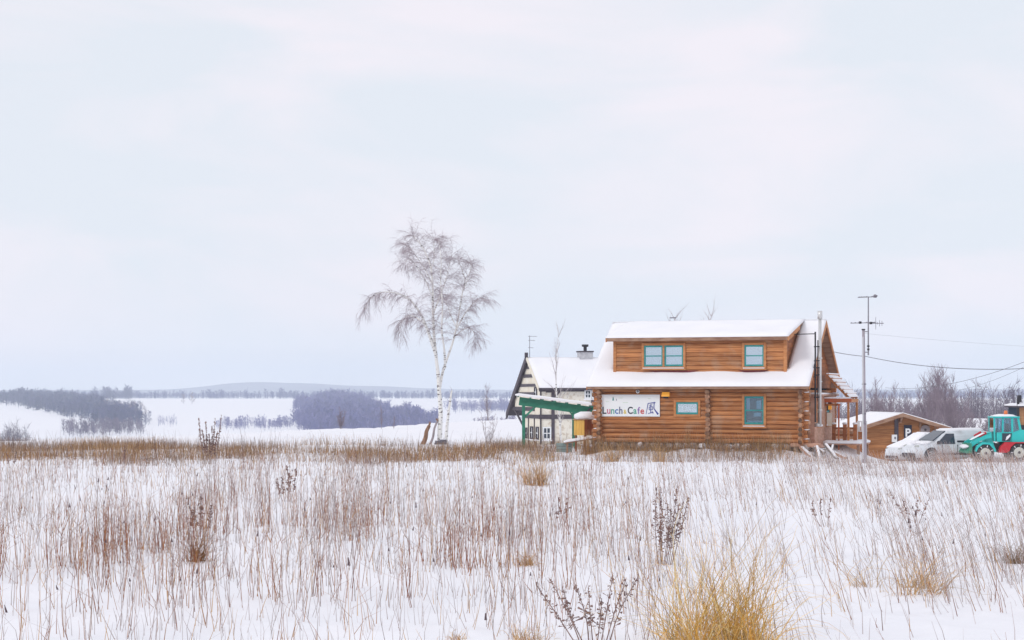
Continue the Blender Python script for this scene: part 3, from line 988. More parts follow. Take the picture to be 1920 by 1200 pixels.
# ================================================================== HALF-TIMBERED HOUSE BEHIND
PH = R(12)
hY = 140.0
hc0 = P(1012, 740, hY)
ZB = HC - (836 - PY) * hY / F
house = thing('half_timbered_house', 'cream half timbered house with dark beams and steep snowy roof', 'house', (hc0.x, hY, ZB), PH)
k_ = hY / F
hz = lambda py: HC - (py - PY) * k_ - ZB
HL = 6.6
rz_, fe = hz(670), hz(727)
sl = (rz_ - fe) / 3.8
rf = lambda v: rz_ - sl * abs(v - 3.5)
BE = 3.5 + 7.2
# gable wall (plane u=0, seen from the left)
gz = hz(768)
poly = [(0, -.6), (0, rf(0) - .12), (3.5, rz_ - .12), (8.6, rf(8.6) - .12), (8.6, gz), (5.4, gz), (5.4, -.6)]
MB().prism(poly, 0, 0, .2).build('gable_wall', M['plaster'], house)
MB().box((.2, 0, -.6), (HL, .2, fe + .1)).build('long_wall', M['rubble'], house)
MB().box((HL - .2, .2, -.6), (HL, 7, fe)).build('end_wall', M['plaster'], house)
MB().box((.2, 5.2, -.6), (HL - .2, 5.4, fe - .6)).build('rear_wall', M['plaster'], house)
gb = [(hz(688), .16), (hz(704), .19), (hz(722), .16), (hz(738), .16), (gz + .02, .22)]
for z, t in gb:
    a = 3.5 - (rz_ - .15 - z) / sl; b = 3.5 + (rz_ - .15 - z) / sl
    MB().box((-.06, max(a, .02) + (0 if z > fe else 1.6), z - t / 2 * 1.3), (-.001, min(b, 9.4), z + t / 2 * 1.3)).build('gable_beam', M['timber'], house)
zb_ = hz(781)
MB().box((-.07, -.07, zb_ - .18), (HL, -.001, zb_ + .14)).build('wall_beam', M['timber'], house)
MB().box((-.07, 0.002, zb_ - .16), (-.001, 5.4, zb_ + .12)).build('wall_beam', M['timber'], house)
MB().box((-.06, -.07, fe - .28), (HL, -.002, fe - .02)).build('wall_beam', M['timber'], house)
for u in (0.0, .85, 2.95 + .9, HL - .35):
    MB().box((u + (.02), -.075, -.5), (u + (.26 if u else .12), -.002, fe - .282)).build('wall_post', M['timber'], house)
for v in (1.6, 3.6, 5.2):
    MB().box((-.065, v, -.5), (-.002, v + .12, zb_ - .162)).build('wall_post', M['timber'], house)
MB().beam((-.04, 8.4, gz - .1), (-.04, 5.5, zb_ - .75), .1, .14).build('brace', M['timber'], house)
MB().box((-.06, 5.42, -.5), (.1, 5.6, gz - .15)).build('wall_post', M['timber'], house)
MB().beam((.96, -.05, fe - .3), (.45, -.05, fe - .3 - .001), .08, .1).build('brace', M['timber'], house)
MB().beam((1.5, -.045, fe - .25), (1.05, -.045, fe - .75), .06, .14).build('brace', M['timber'], house)


def hwin(u0, u1, z0, z1, side=0):
    t = .1
    if side == 0:
        b = lambda a0, a1, c0, c1, y0, y1: ((a0, -y1, c0), (a1, -y0, c1))
    else:
        b = lambda a0, a1, c0, c1, y0, y1: ((-y1, a0, c0), (-y0, a1, c1))
    f_ = MB()
    for q in ((u0 - t, u0, z0 - t, z1 + t), (u1, u1 + t, z0 - t, z1 + t), (u0, u1, z1, z1 + t), (u0, u1, z0 - t, z0)):
        f_.box(*b(*q, .004, .08))
    w_ = f_.build('window', M['timber'] if side else M['white'], house)
    MB().box(*b(u0, u1, z0, z1, .005, .02)).build('pane', M['carglass'], w_)
    c_ = MB(); um = (u0 + u1) / 2
    c_.box(*b(um - .03, um + .03, z0, z1, .021, .05)); c_.box(*b(u0, um - .03, (z0 + z1) / 2 - .03, (z0 + z1) / 2 + .03, .021, .05)); c_.box(*b(um + .03, u1, (z0 + z1) / 2 - .03, (z0 + z1) / 2 + .03, .021, .05))
    c_.build('glazing_bar', M['white'], w_)
    MB().box(*b(u0 - .15, u1 + .15, z0 - t - .1, z0 - t - .002, .004, .16)).build('sill_snow', M['roof_snow'], w_)


hwin(.30, .75, hz(822), hz(803))
hwin(-.0 + 2.2, 2.9, hz(822), hz(803), 1)
hwin(.3, 1.0, hz(822), hz(803), 1)
hwin(4.2, 4.5, hz(822), hz(806), 1)
hwin(3.45, 3.78, hz(745), hz(733))
hwin(4.0, 4.45, hz(745), hz(733))
hwin(.9, 1.5, hz(742), hz(728), 1)
# roof slabs + snow
for (va, vb, nm) in ((-.35, 3.5, 'roof'), (BE, 3.502, 'roof')):
    wa, wb = rf(va), rf(vb)
    vs_ = [(-.16, va, wa), (HL + .4, va, wa), (HL + .4, vb, wb), (-.16, vb, wb)]
    vs_ += [(p[0], p[1], p[2] - .16) for p in vs_]
    MB().add(vs_, [(0, 1, 2, 3), (7, 6, 5, 4), (0, 4, 5, 1), (1, 5, 6, 2), (2, 6, 7, 3), (3, 7, 4, 0)]).build(nm, M['timber'], house)
    snow_slab('roof_snow', [(-.20, va + (.03 if va < 0 else -.03), wa), (HL + .4, va + (.03 if va < 0 else -.03), wa), (HL + .4, vb, wb), (-.20, vb, wb)] if va < 0 else [(HL + .4, va, wa), (-.20, va, wa), (-.20, vb, wb), (HL + .4, vb, wb)], .17, house, 24, 14, 21)
MB().prism([(3.5, rz_ + .28), (3.5, rz_ - .22), (BE + .05, rf(BE) - .42), (BE + .05, rf(BE) + .08)], 0, -.28, -.163).build('barge_board', M['timber'], house)
MB().prism([(3.48, rz_ + .10), (3.48, rz_ - .12), (-.38, rf(-.38) - .10), (-.38, rf(-.38) + .12)], 0, -.26, -.163).build('barge_board', M['plaster'], house)
MB().box((-.34, 3.40, rz_ + .02), (-.12, 3.62, rz_ + .42)).build('finial', M['timber'], house)
# chimney with cowl
cu = (1105 - 1012) * k_ / math.cos(PH) + .6
chm = MB().box((cu - .5, 3.1, rz_ - .6), (cu + .5, 4.0, hz(658))).build('chimney', mat('chimney_stone', (.42, .42, .45), .9, (.56, .56, .58), (5, 5, 5), bump=.3), house)
MB().box((cu - .56, 3.04, hz(658)), (cu + .56, 4.06, hz(655.5))).build('chimney_cap', M['timber'], chm)
MB().tube([(cu, 3.5, hz(655.5)), (cu, 3.5, hz(648)), (cu, 3.5, hz(647)), (cu, 3.5, hz(643))], [.13, .13, .26, .26], 12).build('chimney_cowl', M['black'], chm)
# thin antenna on its roof
a0 = P(993, 672, hY + 3.5); 
ant = thing('roof_antenna', 'thin pale aerial on the half timbered house gable peak', 'antenna', a0)
MB().tube([(0, 0, -.2), (0, 0, 1.7)], .025, 5).build('mast', M['metal'], ant)
for z, l in ((1.65, .55), (1.35, .4), (.8, .3)):
    MB().beam((-.1, 0, z), (l, .1, z), .03, .03).build('element', M['metal'], ant)

# ================================================================== GREEN PERGOLA, YELLOW HUT, TABLE
gY = 93.0
pg = thing('green_pergola', 'green painted timber shelter frame with snow on its sloping top', 'shelter', (P(982, 740, gY).x, gY, tz(P(982, 740, gY).x, gY)), 0)
gx = lambda px: (px - 982) * gY / F
gzz = lambda py: HC - (py - PY) * gY / F - pg.location.z
xl, xr = gx(970), gx(1112)
zl, zr = gzz(752), gzz(771)
for y in (0, 2.6):
    MB().beam((xl + .1, y, zl), (xr, y, zr), .12, .40).build('beam', M['green'], pg)
MB().bbox((-.07, -.07, -.5), (.07, .07, zl - .2), .01).build('post', M['green'], pg)
MB().bbox((-.07, 2.53, -.5), (.07, 2.67, zl - .2), .01).build('post', M['green'], pg)
MB().bbox((gx(1079) - .08, -.07, -.5), (gx(1079) + .08, .07, gzz(766)), .01).build('post', M['green'], pg)
MB().bbox((gx(1079) - .08, 2.53, -.5), (gx(1079) + .08, 2.67, gzz(766)), .01).build('post', M['green'], pg)
MB().beam((.06, 0, zl - .75), (.62, 0, zl - .22), .07, .09).build('brace', M['green'], pg)
MB().beam((gx(1079) + .07, 0, gzz(785)), (gx(1108), 0, gzz(771)), .07, .06).build('brace', M['green'], pg)
MB().beam((gx(1091), .09, gzz(765)), (gx(1110), .09, gzz(782)), .06, .08).build('brace', M['timber'], pg)
MB().beam((gx(1108), -.09, gzz(765)), (gx(1090), -.09, gzz(782)), .06, .08).build('brace', M['timber'], pg)
MB().beam((gx(1079) - .07, 0, gzz(782)), (gx(1068), 0, gzz(771)), .06, .07).build('brace', M['green'], pg)
for k in range(7):
    t = k / 6
    x = xl + .05 + t * (xr - xl - .1)
    MB().beam((x, -.35, zl + t * (zr - zl) + .23), (x, 2.95, zl + t * (zr - zl) + .23), .07, .07).build('rafter', M['green'], pg)
snow_slab('top_snow', [(xl - .1, -.38, zl + .27), (xr, -.38, zr + .27), (xr, 2.98, zr + .27), (xl - .1, 2.98, zl + .27)], .13, pg, 20, 10, 31)

yY = 89.0
yb = P(1097, 816, yY)
hut = thing('yellow_hut', 'small yellow boarded hut with snow cap beside the green shelter', 'hut', (yb.x, yY, yb.z), R(40))
hw = .36
hh = (816 - 787) * yY / F
for k in range(4):
    x0 = -hw + k * hw / 2
    MB().box((-hw - .02, -x0 - hw / 2 + .006, 0), (-hw + .012, -x0 - .006, hh)).build('board', M['yellow'], hut)
    MB().box((x0 + .004 + (.012 if k == 0 else 0), -hw - .02, 0), (x0 + hw / 2 - .004, -hw + .012, hh)).build('board', M['redbrown'] if True else M['yellow'], hut)
MB().box((-hw + .013, -hw + .013, .0), (hw, hw, hh)).build('cabinet', M['redbrown'], hut)
MB().add([(-.45, -.45, hh), (.45, -.45, hh), (.45, .45, hh), (-.45, .45, hh), (0, 0, hh + .26)], [(3, 2, 1, 0), (0, 1, 4), (1, 2, 4), (2, 3, 4), (3, 0, 4)]).build('roof', M['fascia'], hut)
g = MB().blob((0, 0, hh + .16), (.52, .52, .22), 5, 14, 8, .08).build('roof_snow', M['roof_snow'], hut, smooth=True)
for (x, y) in ((-.3, -.3), (.3, -.3), (-.3, .3), (.3, .3)):
    MB().box((x - .03, y - .03, -.9), (x + .03, y + .03, 0)).build('leg', M['redbrown'], hut)
tb = P(1088, 824, 87.0)
tab = thing('snowy_table', 'low tilted plank table covered in snow below the yellow hut', 'table', (tb.x, 87.0, tz(tb.x, 87.0)), 0)
zt = tb.z - tab.location.z
MB().beam((-.72, 0, zt - .16), (.70, 0, zt + .06), .9, .05).build('table_top', M['fascia'], tab)
snow_slab('table_snow', [(-.75, -.47, zt - .13), (.72, -.47, zt + .09), (.72, .47, zt + .09), (-.75, .47, zt - .13)], .09, tab, 10, 6, 41)
for (x, y) in ((-.6, -.35), (.6, -.35), (-.6, .35), (.6, .35)):
    MB().box((x - .04, y - .04, -.3), (x + .04, y + .04, zt - .14)).build('leg', M['fascia'], tab)
cb = P(1060, 834, 87.2)
crate = thing('green_crate', 'grey green crate under the low snowy table edge', 'crate', (cb.x, 87.3, tz(cb.x, 87.3)))
for k in range(3):
    MB().box((-.4, -.3, .02 + k * .14), (.3, .3, .14 + k * .14)).build('slat', mat('crate_paint', (.22, .30, .29), .8, (.30, .36, .35), (3, 3, 3)), crate)

# ================================================================== SHED, SIGNS
sY = 108.0
ss_ = F / sY
s0 = P(1612, 740, sY)
ZS = HC - (866 - PY) / ss_
shed = thing('parking_shed', 'low brown timber shed with snowy gable roof behind the cars', 'shed', (s0.x, sY, ZS), R(6))
sw_ = (1771 - 1612) / ss_ / math.cos(R(6))
ez, rz2 = (866 - 801) / ss_, (866 - 777) / ss_
mid = (1690 - 1612) / ss_
SD = 5.5
gtop = lambda x: ez + (rz2 - ez) * (x / mid if x < mid else (sw_ - x) / (sw_ - mid))
n = 14
for i in range(n):
    z0 = -.3 + (rz2 + .3) * i / n; z1 = -.3 + (rz2 + .3) * (i + 1) / n - .006
    xs = lambda z: (0, sw_) if z <= ez else (mid * (z - ez) / (rz2 - ez), sw_ - (sw_ - mid) * (z - ez) / (rz2 - ez))
    a, b = xs(z0), xs(z1)
    MB().prism([(a[0], z0), (a[1], z0), (b[1], z1), (b[0], z1)], 1, -.03 - .008 * (i % 2), .03).build('wall_board', M['shed'], shed)
    if z1 < ez:
        MB().prism([(.04, z0), (SD, z0), (SD, z1), (.04, z1)], 0, -.03 - .008 * (i % 2), .03).build('wall_board', M['shed'], shed)
MB().box((.04, .04, -.5), (sw_ - .04, SD, ez)).build('inner_wall', M['dark'], shed)
MB().box((-.05, -.06, -.3), (.07, -.039, ez - .02)).build('corner_board', M['gable'], shed)
for (xa, za, xb, zb) in ((-.55, ez - .10 * 1, mid, rz2 + .06), (sw_ + .4, ez - .06, mid + .003, rz2 + .06)):
    za = rz2 + .06 + (gtop(.0) - rz2) * (abs(xa - mid) / (mid if xa < mid else sw_ - mid))
    vs_ = [(xa, -.5, za), (xb, -.5, zb), (xb, SD + .3, zb), (xa, SD + .3, za)]
    vs_ += [(p[0], p[1], p[2] - .10) for p in vs_]
    MB().add(vs_, [(3, 2, 1, 0), (4, 5, 6, 7), (0, 1, 5, 4), (1, 2, 6, 5), (2, 3, 7, 6), (3, 0, 4, 7)]).build('roof', M['fascia'], shed)
    snow_slab('roof_snow', [(xa, -.5, za), (xb, -.5, zb), (xb, SD + .3, zb), (xa, SD + .3, za)] if xa < xb else [(xb, -.5, zb), (xa, -.5, za), (xa, SD + .3, za), (xb, SD + .3, zb)], .10, shed, 10, 16, 51)
    MB().prism([(xa, za + .01), (xb, zb + .01), (xb, zb - .19), (xa, za - .19)], 1, -.56, -.502).build('barge_board', M['fascia'], shed)
for px, wd in ((1682, .22), (1728, .1), (1745, .1), (1757, .1)):
    x = (px - 1612) / ss_
    MB().box((x - wd / 2, -.10, -.3), (x + wd / 2, -.041, gtop(x) - .03)).build('post', M['fascia'] if wd < .2 else M['timber'], shed)
MB().beam((mid, -.45, rz2 - .05), (mid, .0, rz2 - .45), .12, .12).build('bracket', M['fascia'], shed)
sp_ = lambda px, py: ((px - 1612) / ss_, (866 - py) / ss_)
SM = Matrix.Translation(Vector((s0.x, sY, ZS))) @ Matrix.Rotation(R(6), 4, 'Z')
x0, z0 = sp_(1696, 822); x1, z1 = sp_(1711, 797)
pk = thing('parking_sign', 'navy board with white letter P on the shed wall', 'sign', SM @ Vector((x0, -.14, z0)), R(6))
MB().bbox((0, 0, 0), (x1 - x0, .03, z1 - z0), .006).build('panel', M['navy'], pk)
text_mesh('letter', 'P', 1, M['white'], pk, (x1 - x0) * .52, -.006, (z1 - z0) * .12, (x1 - x0) * .68, (z1 - z0) * .62, .03)
x0, z0 = sp_(1672.5, 829); x1, z1 = sp_(1682, 815)
nb_ = thing('notice_box', 'small white notice box on a dark bracket on the shed', 'notice', SM @ Vector((x0, -.2, z0)), R(6))
MB().bbox((0, 0, 0), (x1 - x0, .12, z1 - z0), .01).build('panel', M['white'], nb_)
MB().box((.12, -.004, .16), (.22, -.001, .30)).build('print', M['metal'], nb_)
MB().box((.06, .03, -.24), (.22, .10, 0)).build('bracket', M['black'], nb_)
x0, z0 = sp_(1737, 806)
wb = thing('wooden_ornament', 'round weathered wooden disc hung on the shed gable', 'ornament', SM @ Vector((x0, -.14, z0)), R(6))
MB().tube([(0, 0, 0), (0, .07, 0)], .27, 16).build('disc', M['greybark'], wb)
MB().tube([(0, -.03, 0), (0, 0, 0)], .07, 10).build('hub', M['timber'], wb)

# ================================================================== POLE, ANTENNA, WIRES
pY = 77.5
pb = P(1621, 862, pY)
zg = tz(pb.x, pY)
pole = thing('utility_pole', 'slim grey service pole with dark cap right of the log cabin', 'pole', (pb.x, pY, zg))
top = P(1619, 619, pY).z - zg
MB().tube([(0, 0, -.4), (-.01, 0, 1.6)], [.095, .09], 14).build('pole_foot', M['pole'], pole, smooth=True)
MB().tube([(-.01, 0, 1.6), (-.045, 0, top)], [.075, .055], 14).build('shaft', M['pole'], pole, smooth=True)
MB().tube([(-.045, 0, top), (-.045, 0, top + .05)], .075, 12).build('cap', M['black'], pole)
MB().tube([(-.075, -.075, .2), (-.075, -.075, top * .95)], .014, 6).build('conduit', M['white'], pole)
for z in (2.0, 3.2):
    MB().tube([(-.02, 0, z), (-.02, 0, z + .05)], .088, 12).build('band', M['metal'], pole)
mx_ = (1627.5 - 1619) * pY / F - .03
mz0, mz1 = P(0, 666, pY).z - zg, P(0, 556, pY).z - zg
am = thing('antenna_mast', 'tall thin aerial mast with three antennas clamped to the pole', 'antenna', (pb.x + mx_, pY, zg + mz0))
H = mz1 - mz0
MB().tube([(0, 0, 0), (0, 0, H)], [.03, .022], 8).build('mast', M['metal'], am)
for z in (.12, .95):
    MB().beam((-.19, 0, z), (0, 0, z), .035, .035).build('clamp', M['metal'], am)
for z in (.2, .33):
    MB().tube([(0, 0, z), (0, 0, z + .07)], .05, 8).build('amplifier', M['black'], am)


def yagi(z, x0, x1, els, tilt=0, vert=False):
    b = MB().beam((x0, 0, z - tilt * x0), (x1, 0, z - tilt * x1), .03, .03).build('antenna_boom', M['metal'], am)
    for x, l in els:
        q = (x, 0, z - tilt * x)
        if vert:
            MB().beam((q[0], 0, q[2] - l), (q[0], 0, q[2] + l), .016, .016).build('element', M['metal'], b)
        else:
            MB().beam((q[0], -l, q[2] + .02), (q[0] + .03, l, q[2] + .02), .016, .016).build('element', M['metal'], b)
    return b


b = yagi(H - .02, -.42, .32, [(-.4, .3), (-.3, .3), (-.2, .28), (-.1, .3), (.12, .3), (.22, .35), (.3, .4)], -.04)
MB().blob((.27, 0, H + .02), (.09, .12, .07), 2, 8, 5).build('snow_lump', M['metal'], b)
b = yagi(H - 1.06, -.72, .30, [(-.7, .2), (-.55, .22), (-.4, .24), (-.1, .3), (.2, .35)], -.02)
MB().tube([(-.38, 0, H - 1.05), (-.28, 0, H - 1.05)], .05, 8).build('junction_box', M['black'], b)
MB().tube([(.05, 0, H - 1.07), (.16, 0, H - 1.07)], .05, 8).build('junction_box', M['black'], b)
yagi(H - 1.08, .18, .62, [(.30, .25), (.36, .05), (.45, .12), (.55, .10)], 0, True)


def wire(name, label, a, b, sag, r=.014, n=28):
    pts = []
    for i in range(n + 1):
        t = i / n
        p = a.lerp(b, t); p = p - Vector((0, 0, 4 * sag * t * (1 - t)))
        pts.append(p)
    mbw = MB().tube(pts, r, 5)
    return mbw.build(name, M['wire'], None, label=label, category='wire')


ga = CM @ Vector((u1r + .05, 5.35, roofw(5.35) - .05))
pt = P(1619, 668, pY)
wire('power_cable', 'dark cable running from the cabin gable to the grey pole', ga, pt, .02, .012)
wire('power_cable', 'dark sagging cable leading from the grey pole out over the tractor', P(1622, 668, pY), P(2150, 664, 60), .50, .012)
wire('overhead_wire', 'thick wire crossing the others above the bare trees', P(1660, 727, 170), P(2050, 622, 100), 1.0, .014)
wire('overhead_wire', 'thin wire slanting up over the tractor cab', P(1800, 731, 170), P(2050, 615, 110), .5, .011)
wire('overhead_wire', 'highest faint wire stretched across the pale sky by the aerial', P(1619, 625, pY), P(2250, 664, 76), .12, .0025)

# ================================================================== VEHICLES
def loft(stations):
    """stations: (x, [(y,z)...]) closed half-rings mirrored in y"""
    mb_ = MB()
    n = len(stations[0][1])
    ring = 2 * n
    vs_ = []
    for x, pts in stations:
        vs_ += [(x, y, z) for y, z in pts] + [(x, -y, z) for y, z in reversed(pts)]
    fs = []
    for i in range(len(stations) - 1):
        for k in range(ring):
            k2 = (k + 1) % ring
            fs.append((i * ring + k, (i + 1) * ring + k, (i + 1) * ring + k2, i * ring + k2))
    fs.append(tuple(range(ring)))
    fs.append(tuple(range(len(stations) * ring - 1, (len(stations) - 1) * ring - 1, -1)))
    return mb_.add(vs_, fs)


def wheel(parent, x, y, z, r, wdt, rim_m, name='wheel', lugs=0, sp=5, mid_=0.0):
    k = 1 if y > mid_ else -1
    wh = MB().tube([(x, y - wdt / 2, z), (x, y - wdt / 2 + .03, z), (x, y + wdt / 2 - .03, z), (x, y + wdt / 2, z)], [r - .04, r, r, r - .04], 28).build(name, M['rubber'], parent, smooth=False)
    ri = MB().tube([(x, y + k * (wdt / 2 - .01), z), (x, y + k * (wdt / 2 + .012), z)], [r * .66, r * .60], 20).build('rim', rim_m, wh)
    MB().tube([(x, y + k * (wdt / 2 + .012), z), (x, y + k * (wdt / 2 + .03), z)], r * .16, 10).build('hub', M['black'], wh)
    if not lugs:
        for q in range(sp):
            a = 2 * math.pi * q / sp
            MB().tube([(x + math.cos(a) * r * .42, y + k * (wdt / 2 + .008), z + math.sin(a) * r * .42), (x + math.cos(a) * r * .42, y + k * (wdt / 2 + .016), z + math.sin(a) * r * .42)], r * .13, 7).build('rim_hole', M['carplastic'], wh)
    for q in range(lugs):
        a = 2 * math.pi * q / lugs
        c_, s_ = math.cos(a), math.sin(a)
        MB().beam((x + c_ * (r - .02), y - wdt * .45, z + s_ * (r - .02)), (x + math.cos(a + .16) * (r + .015), y + wdt * .45, z + math.sin(a + .16) * (r + .015)), .09, .06, (c_, 0, s_)).build('lug', M['rubber'], wh)
        if q % 2:
            MB().beam((x + c_ * r * .72, y + k * (wdt / 2 + .012), z + s_ * r * .72), (x + c_ * r * .95, y + k * (wdt / 2 + .012), z + s_ * r * .95), .03, .07, (c_, 0, s_)).build('tread_snow', M['roof_snow'], wh)
    return wh


def car(name, label, loc, rz, prof, length, width, height, wheels, snow=True):
    """prof: (x 0..1 from nose, top z 0..1, greenhouse?)"""
    t = thing(name, label, 'car', loc, rz, None)
    hw_ = width / 2
    st = []
    belt = .52 * height
    for i, (fx, fz) in enumerate(prof):
        x = fx * length
        zt = fz * height
        taper = 1 - .22 * max(0, 1 - fx / .12) ** 2 - .12 * max(0, (fx - .92) / .08) ** 2
        a = hw_ * taper
        bz = min(belt, zt - .04)
        tw = a * (.94 if zt < belt + .1 else .76)
        st.append((x, [(a * .92, .17), (a, .28), (a, bz * .8), (a * .985, bz), ((a * .985 + tw) / 2, (bz + zt - .05) / 2), (tw, zt - .05), (tw * .85, zt)]))
    body = loft(st).build('body', M['carwhite'], t, smooth=False)
    # wind screen and side glass, 1 cm proud
    def zy(fx, fz_):
        return fx * length, fz_ * height
    return t, body


def van_B():
    ln, wd, ht = 4.35, 1.72, 1.60
    pr = [(0, .38), (.015, .47), (.05, .53), (.14, .58), (.22, .63), (.28, .74), (.35, .88), (.42, .955), (.55, .99), (.7, 1.0), (.86, .985), (.95, .93), (.985, .72), (1.0, .5)]
    pos = P(1700, 740, 98.5)
    z = HC - (864 - PY) * 98 / F
    t, body = car('white_van', 'white people carrier with dark windscreen and snow on its roof', (pos.x, 98.0, z), R(16), pr, ln, wd, ht, None)
    hw_ = wd / 2
    for s in (-1, 1):
        y = s * (hw_ * .99 + .005)
        # side glass: belt to roof edge, leaning in
        def gl(x0, x1, x2, x3, nm='side_window'):
            zb, zt = .54 * ht, .87 * ht
            yt = s * (hw_ * .80 + .02)
            mb_ = MB().add([(x0 * ln, y, zb), (x1 * ln, y, zb), (x2 * ln, yt, zt), (x3 * ln, yt, zt),
                            (x0 * ln, y - s * .05, zb), (x1 * ln, y - s * .05, zb), (x2 * ln, yt - s * .05, zt), (x3 * ln, yt - s * .05, zt)],
                           [(0, 1, 2, 3), (7, 6, 5, 4), (0, 4, 5, 1), (1, 5, 6, 2), (2, 6, 7, 3), (3, 7, 4, 0)])
            return mb_.build(nm, M['carglass'], t)
        gl(.26, .50, .50, .40)
        MB().box((.53 * ln, s * hw_ * .93, .60 * ht), (.80 * ln, s * (hw_ * .96 + .015), .65 * ht)).build('side_rail', M['carplastic'], t)
        MB().box((.17 * ln, s * hw_ * .99, .30), (.83 * ln, s * (hw_ + .015), .42)).build('side_trim', M['carplastic'], t)
        MB().blob((.27 * ln, s * (hw_ + .10), .60 * ht), (.08, .11, .08), 1, 8, 6, .03).build('mirror', M['carplastic'], t)
        hl = MB().blob((.045 * ln, s * hw_ * .68, .46 * ht), (.16, .20, .09), 2, 10, 6, .02).build('headlight', M['headlight'], t, smooth=True)
        for fx in (.19, .80):
            MB().tube([(fx * ln, s * (hw_ - .06), .31), (fx * ln, s * (hw_ + .012), .31)], .39, 22).build('wheel_arch', M['carplastic'], t)
            wheel(t, fx * ln, s * (hw_ - .07), .31, .315, .2, M['alloy'])
    # wind screen
    a, b_ = (.225, .655), (.40, .945)
    nrm = Vector((-(b_[1] - a[1]) * ht, 0, (b_[0] - a[0]) * ln)).normalized() * .025
    w0, w1 = hw_ * .86, hw_ * .70
    vs_ = [(a[0] * ln, -w0, a[1] * ht), (a[0] * ln, w0, a[1] * ht), (b_[0] * ln, w1, b_[1] * ht), (b_[0] * ln, -w1, b_[1] * ht)]
    vs_ = [Vector(p) + nrm for p in vs_] + [Vector(p) - nrm for p in vs_]
    MB().add(vs_, [(0, 1, 2, 3), (7, 6, 5, 4), (0, 4, 5, 1), (1, 5, 6, 2), (2, 6, 7, 3), (3, 7, 4, 0)]).build('windscreen', M['carglass'], t)
    MB().bbox((-.05, -hw_ * .80, .16), (.10, hw_ * .80, .40), .04).build('grille', M['carplastic'], t)
    MB().box((-.06, -.25, .42), (-.03, .25, .53)).build('number_plate', M['white'], t)
    MB().box((.33 * ln, -hw_ - .004, .42), (.337 * ln, -hw_ * .985, .52 * ht)).build('door_gap', M['carplastic'], t)
    MB().box((.525 * ln, -hw_ - .004, .42), (.532 * ln, -hw_ * .985, .52 * ht)).build('door_gap', M['carplastic'], t)
    snow_slab('roof_snow', [(.43 * ln, -hw_ * .68, .955 * ht), (.9 * ln, -hw_ * .68, .97 * ht), (.9 * ln, hw_ * .68, .97 * ht), (.43 * ln, hw_ * .68, .955 * ht)], .12, t, 14, 8, 61)
    for k_ in range(7):
        MB().blob((random.uniform(.02, .22) * ln, random.uniform(-.8, .6) * hw_, (.55 + .03 * random.random()) * ht), (.28, .25, .09), 70 + k_, 9, 5, .25).build('snow_lump', M['roof_snow'], t, smooth=True)
    for k_ in range(5):
        MB().blob((random.uniform(.3, .95) * ln, -hw_ * 1.05, .12), (.5, .22, .2), 80 + k_, 9, 5, .25).build('snow_lump', M['roof_snow'], t, smooth=True)
    snow_slab('hood_snow', [(.04 * ln, -hw_ * .72, .51 * ht), (.21 * ln, -hw_ * .8, .61 * ht), (.21 * ln, hw_ * .8, .61 * ht), (.04 * ln, hw_ * .72, .51 * ht)], .06, t, 8, 8, 62)
    return t


def car_A():
    ln, wd, ht = 3.9, 1.68, 1.52
    pr = [(0, .38), (.02, .5), (.08, .58), (.2, .66), (.27, .74), (.36, .90), (.45, .98), (.6, 1.0), (.8, .97), (.93, .88), (.985, .65), (1.0, .45)]
    pos = P(1672, 740, 102.5)
    z = HC - (867 - PY) * 102.5 / F
    t, body = car('white_hatchback', 'small snow buried white car parked in front of the shed', (pos.x, 102.5, z), R(22), pr, ln, wd, ht, None)
    hw_ = wd / 2
    for s in (-1, 1):
        for fx in (.18, .80):
            MB().tube([(fx * ln, s * (hw_ - .06), .30), (fx * ln, s * (hw_ + .012), .30)], .37, 22).build('wheel_arch', M['carplastic'], t)
            wheel(t, fx * ln, s * (hw_ - .07), .30, .30, .19, M['alloy'])
        y = s * (hw_ * .99 + .005); yt = s * (hw_ * .8 + .02)
        MB().add([(.27 * ln, y, .55 * ht), (.86 * ln, y, .57 * ht), (.82 * ln, yt, .86 * ht), (.42 * ln, yt, .86 * ht), (.27 * ln, y - s * .05, .55 * ht), (.86 * ln, y - s * .05, .57 * ht), (.82 * ln, yt - s * .05, .86 * ht), (.42 * ln, yt - s * .05, .86 * ht)],
                 [(0, 1, 2, 3), (7, 6, 5, 4), (0, 4, 5, 1), (1, 5, 6, 2), (2, 6, 7, 3), (3, 7, 4, 0)]).build('side_window', M['carglass'], t)
        MB().blob((.05 * ln, s * hw_ * .66, .47 * ht), (.15, .2, .09), 2, 10, 6, .02).build('headlight', M['headlight'], t, smooth=True)
    MB().bbox((-.03, -hw_ * .7, .2), (.08, hw_ * .7, .36), .03).build('grille', M['carplastic'], t)
    snow_slab('hood_snow', [(.03 * ln, -hw_ * .8, .52 * ht), (.27 * ln, -hw_ * .86, .72 * ht), (.27 * ln, hw_ * .86, .72 * ht), (.03 * ln, hw_ * .8, .52 * ht)], .11, t, 10, 8, 63)
    snow_slab('windscreen_snow', [(.27 * ln, -hw_ * .82, .72 * ht), (.45 * ln, -hw_ * .7, .98 * ht), (.45 * ln, hw_ * .7, .98 * ht), (.27 * ln, hw_ * .82, .72 * ht)], .11, t, 10, 8, 64)
    snow_slab('roof_snow', [(.45 * ln, -hw_ * .7, .98 * ht), (.88 * ln, -hw_ * .7, .92 * ht), (.88 * ln, hw_ * .7, .92 * ht), (.45 * ln, hw_ * .7, .98 * ht)], .13, t, 10, 8, 65)


van_B()
car_A()

